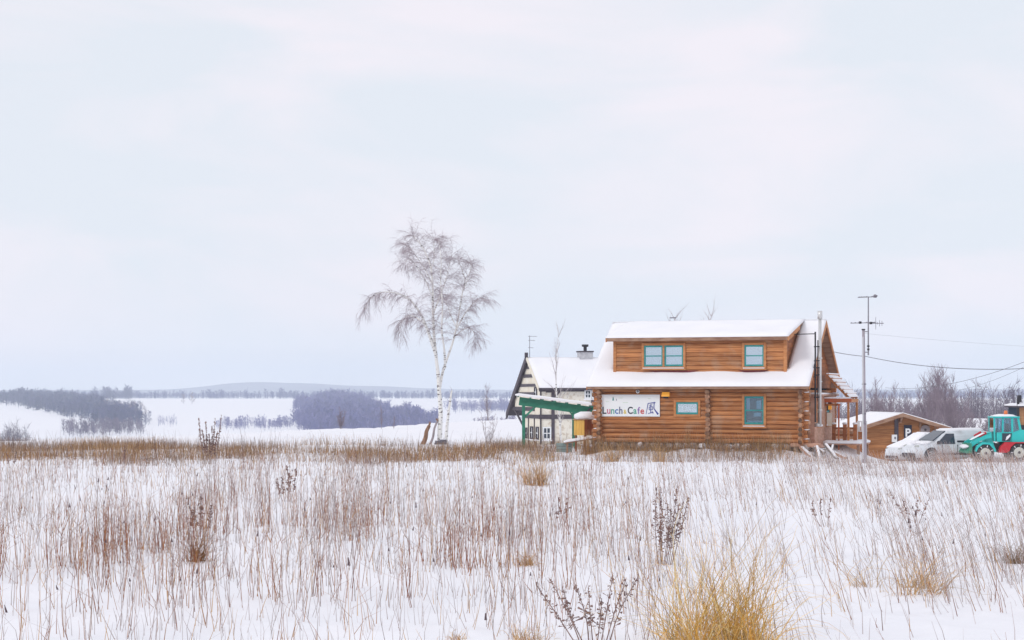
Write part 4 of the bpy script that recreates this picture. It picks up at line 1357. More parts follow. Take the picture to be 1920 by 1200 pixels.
# ---- wheel loader
tY = 96.0
kk = tY / F
tr0 = P(1848, 740, tY)
ZT = HC - (866.5 - PY) * kk
tra = thing('wheel_loader', 'turquoise and red wheel loader with glazed cab and orange beacon', 'loader', (tr0.x, tY, ZT))
lx = lambda px: (px - 1848) * kk
lz = lambda py: (866.5 - py) * kk
pl = lambda *pts: [(lx(a), lz(b)) for a, b in pts]
WT = 1.5
for x, y in ((1848, 850), (1911, 848.5)):
    for yy in (.0, WT):
        wheel(tra, lx(x), yy + (.14 if yy == 0 else -.14) - .0, lz(y), .43, .30, M['rim'], lugs=14, mid_=WT / 2)
# lower rear body, red skirt
MB().prism(pl((1874, 848), (1880, 833), (1886, 829.5), (1960, 829.5), (1962, 848), (1930, 849)), 1, .30, WT - .30).build('rear_chassis', M['black'], tra)
for y0, y1 in ((.03, .30), (WT - .30, WT - .03)):
    MB().prism(pl((1873, 849), (1876, 838), (1885, 829), (1958, 829), (1960, 836), (1928, 834), (1922, 831), (1904, 831.5), (1896, 838), (1893, 846), (1888, 849)), 1, y0, y1).build('red_fender', M['red'], tra)
# rear hood
MB().prism(pl((1899, 829), (1899, 812), (1914, 806), (1958, 808), (1964, 829)), 1, .15, WT - .15).build('engine_hood', M['turq'], tra)
# cab
cb = MB()
cabbody = MB().prism(pl((1866, 828.5), (1866.5, 812), (1872, 812), (1872, 790), (1872.01, 812), (1900, 812), (1914, 810), (1914, 828.5)), 1, .2, WT - .2)
MB().prism(pl((1871, 828.5), (1871, 811), (1916, 810), (1918, 828.5)), 1, .22, WT - .22).build('cab_body', M['turq'], tra)
fr = MB()
for yy in (.2, WT - .28):
    fr.prism(pl((1865.5, 828), (1865, 783), (1867.5, 783), (1868.5, 828)), 1, yy, yy + .08)
    fr.prism(pl((1880.5, 812), (1881.5, 783), (1884, 783), (1883.5, 812)), 1, yy, yy + .08)
    fr.prism(pl((1898.5, 812), (1898, 783), (1901.5, 783), (1902, 812)), 1, yy, yy + .08)
    fr.prism(pl((1914, 811), (1909, 783), (1913, 783), (1918.5, 811)), 1, yy, yy + .08)
fr.build('cab_frame', M['turq'], tra)
dr = MB().prism(pl((1881, 812.5), (1881, 827), (1896, 827), (1899, 812.5)), 1, .192, .218).build('door', M['carglass'], tra)
MB().prism(pl((1887, 826), (1889, 819), (1896, 814), (1896.5, 818), (1891, 824)), 1, .185, .191).build('door_snow', M['roof_snow'], dr)
for a, b_, c_, d_ in ((1868, 1881, 1868, 1881.5), (1883.6, 1898.3, 1883.8, 1898), (1902, 1914, 1901.6, 1909.5)):
    for yy in (.24, WT - .25):
        MB().prism(pl((a, 811), (b_, 811), (d_, 784), (c_, 784)), 1, yy, yy + .01).build('cab_window', M['pane_dark'], tra)
MB().box((lx(1866), .3, lz(811)), (lx(1866) + .01, WT - .3, lz(784))).build('windscreen', M['pane'], tra)
MB().bbox((lx(1863.5), .14, lz(784)), (lx(1914.5), WT - .14, lz(781)), .03).build('cab_roof', M['turq'], tra)
MB().blob((lx(1889), WT / 2, lz(781)), (.66, .58, .12), 6, 18, 8, .08).build('roof_snow', M['roof_snow'], tra, smooth=True)
MB().tube([(lx(1891), WT / 2 - .2, lz(777)), (lx(1891), WT / 2 - .2, lz(770))], [.10, .08], 12).build('beacon', M['orange'], tra, smooth=True)
MB().bbox((lx(1887), .5, lz(818)), (lx(1895), 1.0, lz(811)), .03).build('seat', M['black'], tra)
MB().bbox((lx(1893), .5, lz(811)), (lx(1896.5), 1.0, lz(794)), .03).build('seat_back', M['black'], tra)
MB().tube([(lx(1873), .75, lz(812)), (lx(1876), .75, lz(803))], .03, 8).build('steering_column', M['black'], tra)
# front frame, loader arms, cylinder, bucket
MB().prism(pl((1856, 846), (1851, 838), (1853, 812), (1862, 810), (1865, 828), (1871, 846)), 1, .35, WT - .35).build('front_frame', M['turq'], tra)
MB().prism(pl((1866, 848), (1868, 830), (1878, 834), (1880, 849)), 1, .4, WT - .4).build('joint_housing', M['black'], tra)
for y0 in (.02, WT - .18):
    MB().prism(pl((1818, 836), (1823, 828), (1848, 816), (1860, 813), (1861, 821), (1850, 823), (1836, 829), (1825, 837)), 1, y0 + .14, y0 + .30).build('loader_arm', M['turq'], tra)
    MB().prism(pl((1828, 846), (1832, 836), (1842, 829.5), (1856, 830), (1866, 840), (1868, 847), (1864, 847), (1862, 841), (1855, 833.5), (1843, 833), (1834, 840), (1831, 847)), 1, y0 - .04, y0 + .20).build('front_fender', M['turq'], tra)
MB().tube([(lx(1838), .25, lz(819)), (lx(1851), .25, lz(811.5))], .075, 10).build('hydraulic_cylinder', M['red'], tra)
MB().tube([(lx(1838), WT - .25, lz(819)), (lx(1851), WT - .25, lz(811.5))], .075, 10).build('hydraulic_cylinder', M['red'], tra)
MB().prism(pl((1822, 850), (1812, 850), (1810, 848), (1817, 840), (1818, 831), (1821, 831), (1823, 840)), 1, -.05, WT + .05).build('bucket', M['green'], tra)
MB().blob((lx(1816), WT / 2, lz(838)), (.22, .75, .11), 8, 12, 6, .2).build('bucket_snow', M['roof_snow'], tra, smooth=True)
snow_slab('arm_snow', [(lx(1822), .1, lz(825)), (lx(1847), .1, lz(812.5)), (lx(1847), .5, lz(812.5)), (lx(1822), .5, lz(825))], .05, tra, 8, 4, 71)

# ---- brown hut at the right edge behind the loader
bY = 112.0
kb = bY / F
bh0 = P(1906, 740, bY)
zb0 = tz(bh0.x, bY)
bh_ = thing('brown_hut', 'brown boarded hut with black stovepipe behind the loader', 'hut', (bh0.x, bY, zb0))
bz = lambda py: HC - (py - PY) * kb - zb0
for k in range(10):
    MB().box((.18 + k * .24, 0, -.3), (.18 + k * .24 + .232, .06, bz(764))).build('wall_board', mat('hut_board', (.42, .20, .09), .7, (.52, .27, .13), (3, 3, 9)) if k == 0 else bpy.data.materials['hut_board'], bh_)
MB().box((.2, .062, -.3), (2.56, 2.6, bz(764))).build('inner_wall', M['dark'], bh_)
MB().box((.02, -.3, bz(764)), (2.8, 2.8, bz(761))).build('roof', M['timber'], bh_)
snow_slab('roof_snow', [(.0, -.32, bz(761)), (2.82, -.32, bz(761)), (2.82, 2.82, bz(761)), (.0, 2.82, bz(761))], .14, bh_, 10, 10, 81)
MB().tube([(.06, -.12, bz(812)), (.06, -.12, bz(746))], .075, 10).build('stovepipe', M['black'], bh_)
MB().bbox((.02, -.24, bz(754)), (.24, .0, bz(741)), .02).build('pipe_cowl', M['black'], bh_)
MB().box((.1, -.10, bz(812)), (.9, -.003, bz(797))).build('wall_box', M['black'], bh_)

# ================================================================== TREES
def limb(mb_, pts, r0, r1, n=6):
    k = len(pts)
    mb_.tube(pts, [r0 + (r1 - r0) * i / (k - 1) for i in range(k)], n, False)


def smooth_path(pts, sub=4):
    """Catmull-Rom"""
    pts = [Vector(p) for p in pts]
    q = [pts[0] * 2 - pts[1]] + pts + [pts[-1] * 2 - pts[-2]]
    out = []
    for i in range(1, len(q) - 2):
        for s in range(sub):
            t = s / sub
            out.append(.5 * ((2 * q[i]) + (q[i + 1] - q[i - 1]) * t + (2 * q[i - 1] - 5 * q[i] + 4 * q[i + 1] - q[i + 2]) * t * t + (3 * q[i] - q[i - 1] - 3 * q[i + 1] + q[i + 2]) * t ** 3))
    out.append(pts[-1])
    return out


def twig(g, mb_, p, d, ln, r, droop, n=5, sides=3, jit=.25):
    pts = [p.copy()]
    d = d.normalized()
    step = ln / n
    for i in range(n):
        d = (d + Vector((g.uniform(-jit, jit), g.uniform(-jit, jit), g.uniform(-jit, jit) - droop))).normalized()
        pts.append(pts[-1] + d * step)
    limb(mb_, pts, r, r * .35, sides)
    return pts


def birch():
    bYd = 104.0
    base = P(824, 832, bYd)
    base.z = tz(base.x, bYd) - .1
    t = thing('birch_tree', 'tall bare white birch with drooping twigs standing alone in snow', 'tree', base)
    g = random.Random(11)
    q = lambda px, py, dy: P(px, py, bYd) + Vector((0, dy, 0)) - base
    main = [
        ([(824, 834, 0), (825, 800, 0), (826, 770, .05), (823, 730, .1), (821, 700, .1), (818, 672, 0), (814, 630, -.1), (812, 580, -.2), (811, 530, -.1), (806, 495, .1), (793, 465, .3), (778, 445, .4), (772, 440, .5)], .14, .012),
        ([(823, 735, .1), (828, 705, .3), (834, 682, .6), (845, 650, 1.0), (853, 620, 1.3), (860, 580, 1.5), (866, 545, 1.6), (870, 520, 1.7), (860, 490, 1.9), (856, 480, 2.0)], .085, .011),
        ([(818, 668, 0), (806, 630, -.5), (795, 600, -.9), (781, 576, -1.3), (765, 560, -1.6), (745, 553, -2.0), (722, 552, -2.2), (702, 562, -2.4), (690, 585, -2.5)], .085, .012),
        ([(816, 650, 0), (804, 625, .6), (793, 606, 1.1), (776, 592, 1.6), (762, 590, 2.0), (748, 602, 2.3), (744, 620, 2.4)], .05, .01),
        ([(851, 625, 1.2), (861, 605, .8), (873, 585, .5), (886, 570, .2), (899, 560, .0), (908, 563, -.2)], .05, .01),
        ([(849, 632, 1.1), (866, 617, 1.6), (880, 612, 2.0), (888, 625, 2.2), (890, 640, 2.3)], .04, .008),
        ([(834, 690, .5), (833, 655, .0), (829, 620, -.6), (831, 575, -1.0), (828, 530, -1.3), (829, 490, -1.4), (824, 455, -1.4)], .065, .010),
        ([(812, 590, -.2), (822, 560, .5), (832, 530, 1.0), (840, 500, 1.3), (846, 470, 1.5)], .05, .009),
        ([(812, 560, -.2), (800, 530, -.8), (785, 505, -1.2), (770, 490, -1.5), (762, 500, -1.7)], .04, .008),
        ([(811, 535, -.1), (797, 505, .6), (780, 480, 1.0), (766, 462, 1.2), (757, 455, 1.4)], .035, .008),
        ([(866, 545, 1.6), (876, 520, 1.2), (882, 500, 1.0), (884, 492, 1.0)], .03, .007),
        ([(853, 610, 1.3), (842, 585, 1.8), (833, 560, 2.2), (822, 548, 2.4)], .03, .007),
        ([(809, 505, .0), (814, 480, .3), (812, 455, .5), (813, 447, .6)], .028, .007),
    ]
    trunk = MB()
    for i in (0, 1):
        pts, r0, r1 = main[i]
        pp = smooth_path([q(*p) for p in pts], 3)
        limb(trunk, pp, r0, r1, 9)
    trunk.build('trunk', M['bark'], t, smooth=True)
    limbs, tw = MB(), MB()
    lm = MB()
    for i, (pts, r0, r1) in enumerate(main):
        pp = smooth_path([q(*p) for p in pts], 4)
        if i > 1:
            limb(limbs, pp, r0, r1, 6)
        total = len(pp)
        start = int(total * (.50 if i == 0 else .38 if i == 1 else .25))
        for k in range(start, total):
            for _ in range(3):
                p = pp[k]
                dirn = (pp[min(k + 1, total - 1)] - pp[max(k - 1, 0)]).normalized()
                side = Vector((g.gauss(0, 1), g.gauss(0, 1), g.gauss(.2, .5)))
                d = (dirn * .7 + side.normalized() * .9)
                dr = .12 if i not in (2, 3) else .20
                b1 = twig(g, tw, p, d, g.uniform(.4, 1.1), .0085, dr * .9, 6, 3, .28)
                for m_ in range(1, len(b1)):
                    for _2 in range(3):
                        if g.random() < .8:
                            d2 = (b1[m_] - b1[m_ - 1]).normalized() + Vector((g.uniform(-.8, .8), g.uniform(-.8, .8), g.uniform(-.6, .3)))
                            b2 = twig(g, tw, b1[m_], d2, g.uniform(.18, .6), .0042, .24, 4, 3, .3)
    limbs.build('limb', M['bark'], t, smooth=True)
    tw.build('twigs', M['twig'], t, kind='stuff')
    return t


birch()

# side stem and broken trunks at the birch foot
g = random.Random(5)
b0 = P(836, 832, 105.0)
sap = thing('birch_sapling', 'short bare pale stem close beside the big birch trunk', 'tree', (b0.x, 105, tz(b0.x, 105) - .1))
o_ = Vector(sap.location)
pp = smooth_path([P(836, 834, 105) - o_, P(838, 800, 105) - o_, P(842, 765, 105) - o_, P(847, 732, 105) - o_], 4)
mbt = MB(); limb(mbt, pp, .10, .05, 7); mbt.build('trunk', M['bark'], sap, smooth=True)
mbt = MB()
for p in pp[6:]:
    twig(g, mbt, p, Vector((g.uniform(-1, 1), g.uniform(-1, 1), .6)), .3, .012, .0)
mbt.build('crown', M['twig'], sap)
for (a, b_, r, lab) in (((792, 838), (805, 798), .13, 'short brown broken trunk leaning left of the birch foot'), ((806, 838), (820, 790), .07, 'slender grey dead branch propped against the birch trunk')):
    p, q_ = P(*a, 103.6), P(*b_, 103.9)
    p.z = tz(p.x, p.y) - .05
    br = thing('broken_branch', lab, 'branch', p)
    d = q_ - p
    pts = smooth_path([Vector((0, 0, 0)), d * .35 + Vector((.03, 0, 0)), d * .7 - Vector((.04, 0, 0)), d], 3)
    m1 = MB(); limb(m1, pts, r, r * .7, 8)
    m1.build('stem', M['brownbark'] if r > .1 else M['greybark'], br)
    m2 = MB()
    for s in range(4):
        m2.tube([d, d + Vector((g.uniform(-.12, .12), 0, g.uniform(.1, .25)))], [r * .4, .01], 4)
    m2.build('splinter', M['brownbark'], br)
for i, (px, r) in enumerate(((821, .15), (830, .20))):
    p = P(px, 824 - i * 3, 103.2)
    p.z = tz(p.x, 103.2)
    rk = thing('rock', ('small' if i == 0 else 'larger') + ' dark boulder capped with snow at the birch foot', 'rock', p)
    MB().blob((0, 0, r * .7), (r * 1.2, r, r), 30 + i, 10, 7, .22).build('stone', M['rock'], rk)
    MB().blob((.02, 0, r * 1.45), (r * .9, r * .8, r * .3), 33 + i, 10, 6, .15).build('stone_snow', M['roof_snow'], rk, smooth=True)


def bare_tree(name, label, cat, px, py, Yd, hpx, seed, group=None, spread=.35, stems=1, m='scrub', dens=1.0, trunk_m='greybark', droop=-.04):
    g = random.Random(seed)
    b_ = P(px, py, Yd)
    z = tz(b_.x, Yd)
    H_ = (b_.z - z) + hpx * Yd / F if b_.z > z else hpx * Yd / F
    t = thing(name, label, cat, (b_.x, Yd, z - .05), 0, group)
    tr, cr = MB(), MB()
    for s in range(stems):
        lean = Vector((g.uniform(-.35, .35) * spread * (1 if stems == 1 else 2.4), g.uniform(-.3, .3) * spread, 1)).normalized()
        h = H_ * (1 if s == 0 else g.uniform(.6, .98))
        pts = [Vector((g.uniform(-.15, .15) if stems > 1 else 0, 0, 0))]
        n = 9
        for i in range(n):
            lean = (lean + Vector((g.uniform(-.1, .1), g.uniform(-.1, .1), .1))).normalized()
            pts.append(pts[-1] + lean * h / n)
        r0 = max(.012, h * .011)
        limb(tr, pts, r0, .006, 5)
        for i in range(2, n + 1):
            for _ in range(int(4 * dens)):
                a = g.uniform(0, 6.28)
                d = Vector((math.cos(a) * spread * 2, math.sin(a) * spread * 2, g.uniform(.6, 1.4)))
                p = pts[i - 1].lerp(pts[i], g.random())
                l = h * g.uniform(.14, .32) * (1.15 - i / (n * 1.6))
                b1 = twig(g, cr, p, d, l, max(.007, r0 * .35), droop, 4, 3, .2)
                for k in range(1, 5):
                    for _2 in range(2):
                        d2 = (b1[k] - b1[k - 1]).normalized() + Vector((g.uniform(-.7, .7), g.uniform(-.7, .7), g.uniform(-.1, .5)))
                        twig(g, cr, b1[k], d2, l * g.uniform(.25, .55), .006, droop, 2, 3, .2)
    tr.build('trunk', M[trunk_m], t)
    cr.build('crown', M[m], t)
    return t


# young birch before the half-timbered house, little tree left of it
bare_tree('young_birch', 'slender young birch with pale trunk before the half timbered house', 'tree', 1052, 836, 112, 214, 3, None, .22, 1, 'paletwig', .55, 'bark')
bare_tree('bare_shrub', 'spreading leafless shrub on the snow left of the half timbered house', 'shrub', 917, 833, 108, 62, 8, None, .5, 6, 'paletwig', .45)
bare_tree('bare_shrub', 'tall thin bare shrub on the slope between birch and gabled house', 'shrub', 915, 792, 280, 66, 9, None, .35, 3, 'scrub', .8)
for i, (px, h) in enumerate(((640, 32), (715, 34), (738, 18))):
    bare_tree('field_bush', ['reddish round bare bush on the snow brow before the wooded knoll', 'slim dark bare sapling on the snow brow before the knoll', 'low bare bush near the slim sapling on the brow'][i], 'bush', px, 806, 205, h + 6, 60 + i, None, .5 if i == 0 else .2, 6 if i == 0 else 1, 'scrub', 1.0)

# bare trees behind the shed and cars, and two crowns over the cabin roof
g = random.Random(21)
bt = [(1648, 90), (1660, 104), (1676, 84), (1692, 76), (1718, 92), (1734, 116), (1748, 138), (1764, 126), (1780, 122), (1793, 104), (1806, 84), (1632, 100), (1642, 128), (1652, 112), (1668, 95), (1684, 90), (1700, 84), (1712, 96), (1726, 108), (1742, 130), (1752, 150), (1760, 118), (1772, 130), (1786, 116), (1800, 96), (1812, 70), (1826, 62), (1838, 50), (1850, 50), (1862, 46), (1876, 50), (1890, 44), (1604, 70), (1590, 62)]
for i, (px, h) in enumerate(bt):
    lab_ = 'leafless purple grey tree in the thicket behind the parking shed'
    if h == 150: lab_ = 'tallest leafless tree in the thicket behind the parking shed'
    elif h == 128: lab_ = 'tall leafless tree right beside the grey service pole'
    elif px < 1610: lab_ = 'leafless tree seen between the porch posts'
    elif px > 1820: lab_ = 'low leafless tree behind the wheel loader'
    bare_tree('bare_tree', lab_, 'tree', px + g.uniform(-3, 3), 838, g.uniform(128, 172), h * .92, 100 + i, 'bare trees behind the parking shed', g.uniform(.24, .38), g.choice((2, 3, 3, 4)), 'scrub', 1.5)
for i, (px, h) in enumerate(((1284, 52), (1310, 62))):
    bare_tree('bare_tree', ('shorter', 'taller')[i] + ' of two leafless tree crowns rising just above the cabin ridge', 'tree', px, 640, 190, h - 8, 160 + i, 'bare trees behind the cabin ridge', .22, 3, 'paletwig', 1.0, 'paletwig')

# ------------------------------------------------------------------ far woods (merged low trees)
def proto_tree(seed, conifer=False):
    g = np.random.default_rng(seed)
    vs_, fs = [], []
    def tri(a, b, c_):
        k = len(vs_); vs_.extend([a, b, c_]); fs.append((k, k + 1, k + 2))
    for a in (0, 1.57):
        dx, dy = .018 * np.cos(a), .018 * np.sin(a)
        tri((-dx, -dy, 0), (dx, dy, 0), (0, 0, .95))
    n = 34
    for i in range(n):
        z0 = g.uniform(.12, .85)
        a = g.uniform(0, 6.28)
        if conifer:
            ln = .26 * (1.05 - z0); end = (np.cos(a) * ln, np.sin(a) * ln, z0 - .08); w_ = .07
        else:
            ln = g.uniform(.12, .30) * (1.15 - .6 * z0); end = (np.cos(a) * ln, np.sin(a) * ln, z0 + g.uniform(.08, .25)); w_ = .020
        st = (0, 0, z0)
        px_, py_ = -np.sin(a) * w_, np.cos(a) * w_
        tri((st[0], st[1], st[2]), (end[0] - px_, end[1] - py_, end[2]), (end[0] + px_, end[1] + py_, end[2] + .03))
    return np.array(vs_), np.array(fs)


def proto_fine(seed):
    """trunk with branching thin twigs, one metre tall"""
    g = np.random.default_rng(seed)
    vs_, fs = [], []
    def blade(a, b, w_):
        a, b = np.array(a), np.array(b)
        d = b - a
        sd = np.cross(d, g.normal(0, 1, 3)); sd = sd / (np.linalg.norm(sd) + 1e-9) * w_
        k = len(vs_); vs_.extend([a - sd, a + sd, b]); fs.append((k, k + 1, k + 2))
    blade((0, 0, 0), (0, 0, .98), .010); blade((0, 0, 0), (.01, 0, .98), .010)
    for i in range(20):
        z0 = g.uniform(.10, .85); a = g.uniform(0, 6.28)
        ln = g.uniform(.14, .36) * (1.1 - .6 * z0)
        e_ = np.array((np.cos(a) * ln * .55, np.sin(a) * ln * .55, z0 + ln * .85))
        st = np.array((0, 0, z0))
        blade(st, e_, .0045)
        for k in range(5):
            t = g.uniform(.25, .95)
            p = st + (e_ - st) * t
            blade(p, p + (e_ - st) * .45 + g.normal(0, .05, 3), .003)
    return np.array(vs_), np.array(fs)


PROT = [proto_tree(i) for i in range(6)] + [proto_tree(20 + i, True) for i in range(3)] + [proto_fine(40 + i) for i in range(6)]


def wood(name, label, pts, heights, kinds, cols, parent=None):
    Vs, Fs, Cs = [], [], []
    o = 0
    z = terr(pts[:, 0], pts[:, 1])
    for i in range(len(pts)):
        v_, f_ = PROT[kinds[i]]
        a = rng.uniform(0, 6.28)
        c_, s_ = math.cos(a), math.sin(a)
        h = heights[i]
        x = v_[:, 0] * c_ - v_[:, 1] * s_; y = v_[:, 0] * s_ + v_[:, 1] * c_
        Vs.append(np.stack([x * h + pts[i, 0], y * h + pts[i, 1], v_[:, 2] * h + z[i] - .3], -1))
        Fs.append(f_ + o); o += len(v_)
        Cs.append(np.tile(cols[i], (len(v_), 1)))
    return big_mesh(name, np.vstack(Vs), np.vstack(Fs), M['wood_far'], np.vstack(Cs), parent, kind='stuff', label=label, category='woods')


def inpoly(x, y, poly):
    c_ = np.zeros(len(x), bool)
    j = len(poly) - 1
    for i in range(len(poly)):
        xi, yi = poly[i]; xj, yj = poly[j]
        c_ ^= ((yi > y) != (yj > y)) & (x < (xj - xi) * (y - yi) / (yj - yi + 1e-12) + xi)
        j = i
    return c_


# plan polygons given as (photo column, distance in metres)
def fill(poly, n, h0, h1, kinds, c0, c1, name, label):
    a = np.array(poly, float)
    px = rng.uniform(a[:, 0].min(), a[:, 0].max(), n * 4); r = rng.uniform(a[:, 1].min(), a[:, 1].max(), n * 4)
    k = inpoly(px, r, poly)
    px, r = px[k][:n], r[k][:n]
    px = px + rng.normal(0, 4, len(px)); r = r + rng.normal(0, .02, len(r)) * r
    keep_ = rng.random(len(px)) < .45 + 1.1 * fbm(px / 14., r / 60.)
    px, r = px[keep_], r[keep_]
    pts = np.stack([(px - PX) * r / F, r], -1)
    hh_ = rng.uniform(h0, h1, len(px)) * (.55 + .9 * fbm(px / 16. + 7, r / 90.))
    t = rng.random((len(px), 1))
    cols = np.array(c0) * (1 - t) + np.array(c1) * t
    return wood(name, label, pts, hh_, rng.choice(kinds, len(px)), cols)


BARE = [0, 1, 2, 3, 4, 5]
CON = [6, 7, 8]
FINE = [9, 10, 11, 12, 13, 14]
haze_pu0, haze_pu1 = (.11, .12, .33), (.21, .20, .40)  # bluish haze is put into the base colours of the far woods
fill([(552, 1330), (562, 1150), (600, 1010), (760, 1010), (812, 1130), (824, 1240), (800, 1260), (770, 1350), (730, 1510), (690, 1750), (655, 2000), (605, 2000), (556, 1800), (552, 1650), (585, 1500)], 4800, 6.5, 11, BARE + FINE, haze_pu0, haze_pu1, 'knoll_woods', 'dense purple grey leafless woods covering the rounded knoll')
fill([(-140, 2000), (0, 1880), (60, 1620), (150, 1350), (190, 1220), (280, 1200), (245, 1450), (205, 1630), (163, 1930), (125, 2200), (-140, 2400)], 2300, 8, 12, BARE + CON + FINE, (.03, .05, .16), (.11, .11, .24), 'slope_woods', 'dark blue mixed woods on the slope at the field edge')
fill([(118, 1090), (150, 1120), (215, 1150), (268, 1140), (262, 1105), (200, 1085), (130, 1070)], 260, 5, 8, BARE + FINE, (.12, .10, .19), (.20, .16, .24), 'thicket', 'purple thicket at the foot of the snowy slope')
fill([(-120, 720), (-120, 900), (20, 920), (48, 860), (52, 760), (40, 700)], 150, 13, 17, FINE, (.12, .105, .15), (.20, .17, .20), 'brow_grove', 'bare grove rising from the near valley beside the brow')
fill([(292, 1215), (292, 1260), (332, 1260), (332, 1215)], 26, 5, 8, FINE, haze_pu0, haze_pu1, 'field_copse', 'tiny copse on the lower edge of the white field')
fill([(405, 1160), (405, 1200), (548, 1230), (548, 1165)], 170, 4, 7, BARE + FINE, haze_pu0, haze_pu1, 'field_hedge', 'hedge of bare bushes along the bottom of the white field')
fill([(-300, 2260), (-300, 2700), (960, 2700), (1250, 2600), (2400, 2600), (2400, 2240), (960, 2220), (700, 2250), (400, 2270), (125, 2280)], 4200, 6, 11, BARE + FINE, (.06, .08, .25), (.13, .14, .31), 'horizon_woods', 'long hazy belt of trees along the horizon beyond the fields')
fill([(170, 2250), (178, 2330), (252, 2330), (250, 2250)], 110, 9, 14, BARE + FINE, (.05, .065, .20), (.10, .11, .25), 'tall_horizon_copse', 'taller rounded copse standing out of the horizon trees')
fill([(830, 1620), (838, 1700), (905, 1720), (1300, 1750), (1300, 1560), (950, 1560)], 1000, 6, 10, BARE + FINE, haze_pu0, haze_pu1, 'far_spinney', 'narrow hazy wood across the valley right of the birch')
fill([(930, 960), (940, 1040), (1250, 1050), (1250, 940)], 90, 9, 13, FINE, haze_pu0, haze_pu1, 'gable_spinney', 'bare spinney in the valley beyond the half timbered house')
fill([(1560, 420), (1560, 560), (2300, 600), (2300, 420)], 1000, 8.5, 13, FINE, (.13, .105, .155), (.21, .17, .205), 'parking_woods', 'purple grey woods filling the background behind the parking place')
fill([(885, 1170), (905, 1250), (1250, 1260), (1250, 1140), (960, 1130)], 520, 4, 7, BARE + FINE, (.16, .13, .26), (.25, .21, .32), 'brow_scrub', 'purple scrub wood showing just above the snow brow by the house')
# far hills: wooded ridge on the horizon
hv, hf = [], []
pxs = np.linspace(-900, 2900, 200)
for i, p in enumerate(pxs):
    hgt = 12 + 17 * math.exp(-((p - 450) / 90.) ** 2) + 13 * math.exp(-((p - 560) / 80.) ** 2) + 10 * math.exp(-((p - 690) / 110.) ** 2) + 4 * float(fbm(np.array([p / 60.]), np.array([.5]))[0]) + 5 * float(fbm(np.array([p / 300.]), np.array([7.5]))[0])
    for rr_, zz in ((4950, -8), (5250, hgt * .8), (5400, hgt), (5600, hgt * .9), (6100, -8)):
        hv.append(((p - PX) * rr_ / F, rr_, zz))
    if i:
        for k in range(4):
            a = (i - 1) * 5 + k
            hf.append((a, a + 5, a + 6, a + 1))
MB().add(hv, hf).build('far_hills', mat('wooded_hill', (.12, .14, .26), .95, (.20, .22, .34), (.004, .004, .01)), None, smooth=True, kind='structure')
# single trees along the field's edge
px_ = [175, 190, 200, 213, 224, 232, 241, 250, 258, 266, 273, 344, 360]
for i, px in enumerate(px_):
    r = 1500 - i * 16 if i < 11 else 1900
    p = np.array([[(px - PX) * r / F, r]])
    kk_ = i % 6
    v_, f_ = PROT[kk_]
    h = 9 + (i * 37 % 5)
    tt = thing('field_edge_tree', 'small single bare tree standing on the white field by the slope woods' if i < 11 else 'tiny bare tree alone out in the middle of the white field', 'tree', (p[0, 0], r, tz(p[0, 0], r) - .3), i * .7, 'single trees on the white field')
    tr_mask = np.arange(len(f_)) < 2
    big_mesh('trunk', v_[f_[tr_mask].ravel()] * h, np.arange(6).reshape(-1, 3), M['scrub'], None, tt)
    rest = f_[~tr_mask]
    big_mesh('crown', v_[rest.ravel()] * h, np.arange(rest.size).reshape(-1, 3), M['scrub'], None, tt)

# ================================================================== FIELD VEGETATION
def stems(base, h, lean, rad, col, bend=None, segs=3, wob=.02, broken=0.0):
    """three-sided tapering stems; base (n,3), lean (n,2) top offset as a share of height; some snap over near the top"""
    n = len(base)
    ts = np.linspace(0, 1, segs + 1)
    az_ = rng.uniform(0, 6.28, n)
    V_ = np.zeros((n, segs + 1, 3, 3), np.float32)
    if bend is None:
        bend = rng.normal(0, .045, (n, 2))
    jit = np.zeros((n, 2))
    snap = rng.random(n) < broken
    sd_ = rng.uniform(0, 6.28, n)
    for i, t in enumerate(ts):
        c_ = base.copy()
        if i:
            jit = jit + rng.normal(0, wob, (n, 2))
        zz = np.full(n, t)
        ox = lean[:, 0] * t + bend[:, 0] * 4 * t * (1 - t) + (lean[:, 0] * .4) * t * t + jit[:, 0]
        oy = lean[:, 1] * t + bend[:, 1] * 4 * t * (1 - t) + jit[:, 1]
        t0 = ts[max(1, segs - 1)] if segs > 1 else 2
        if segs > 1 and t > t0 - 1e-6:
            k_s = (t - t0) + (0.0 if t <= t0 else .12)
            zz = np.where(snap & (t > t0), t0 - .6 * k_s, zz)
            ox = np.where(snap & (t > t0), ox + np.cos(sd_) * k_s, ox)
            oy = np.where(snap & (t > t0), oy + np.sin(sd_) * k_s, oy)
        c_[:, 0] += h * ox
        c_[:, 1] += h * oy
        c_[:, 2] += h * zz
        r_ = rad * (1 - .75 * t)
        for k in range(3):
            a = az_ + k * 2.094
            V_[:, i, k, 0] = c_[:, 0] + r_ * np.cos(a)
            V_[:, i, k, 1] = c_[:, 1] + r_ * np.sin(a)
            V_[:, i, k, 2] = c_[:, 2]
    per = (segs + 1) * 3
    f_ = []
    for i in range(segs):
        for k in range(3):
            k2 = (k + 1) % 3
            f_.append((i * 3 + k, i * 3 + k2, (i + 1) * 3 + k2, (i + 1) * 3 + k))
    f_ = np.array(f_)
    Q_ = (f_[None] + (np.arange(n) * per)[:, None, None]).reshape(-1, 4)
    C_ = np.repeat(col, per, axis=0)
    tip = V_[:, -1].mean(1)
    return V_.reshape(-1, 3), Q_, C_, tip


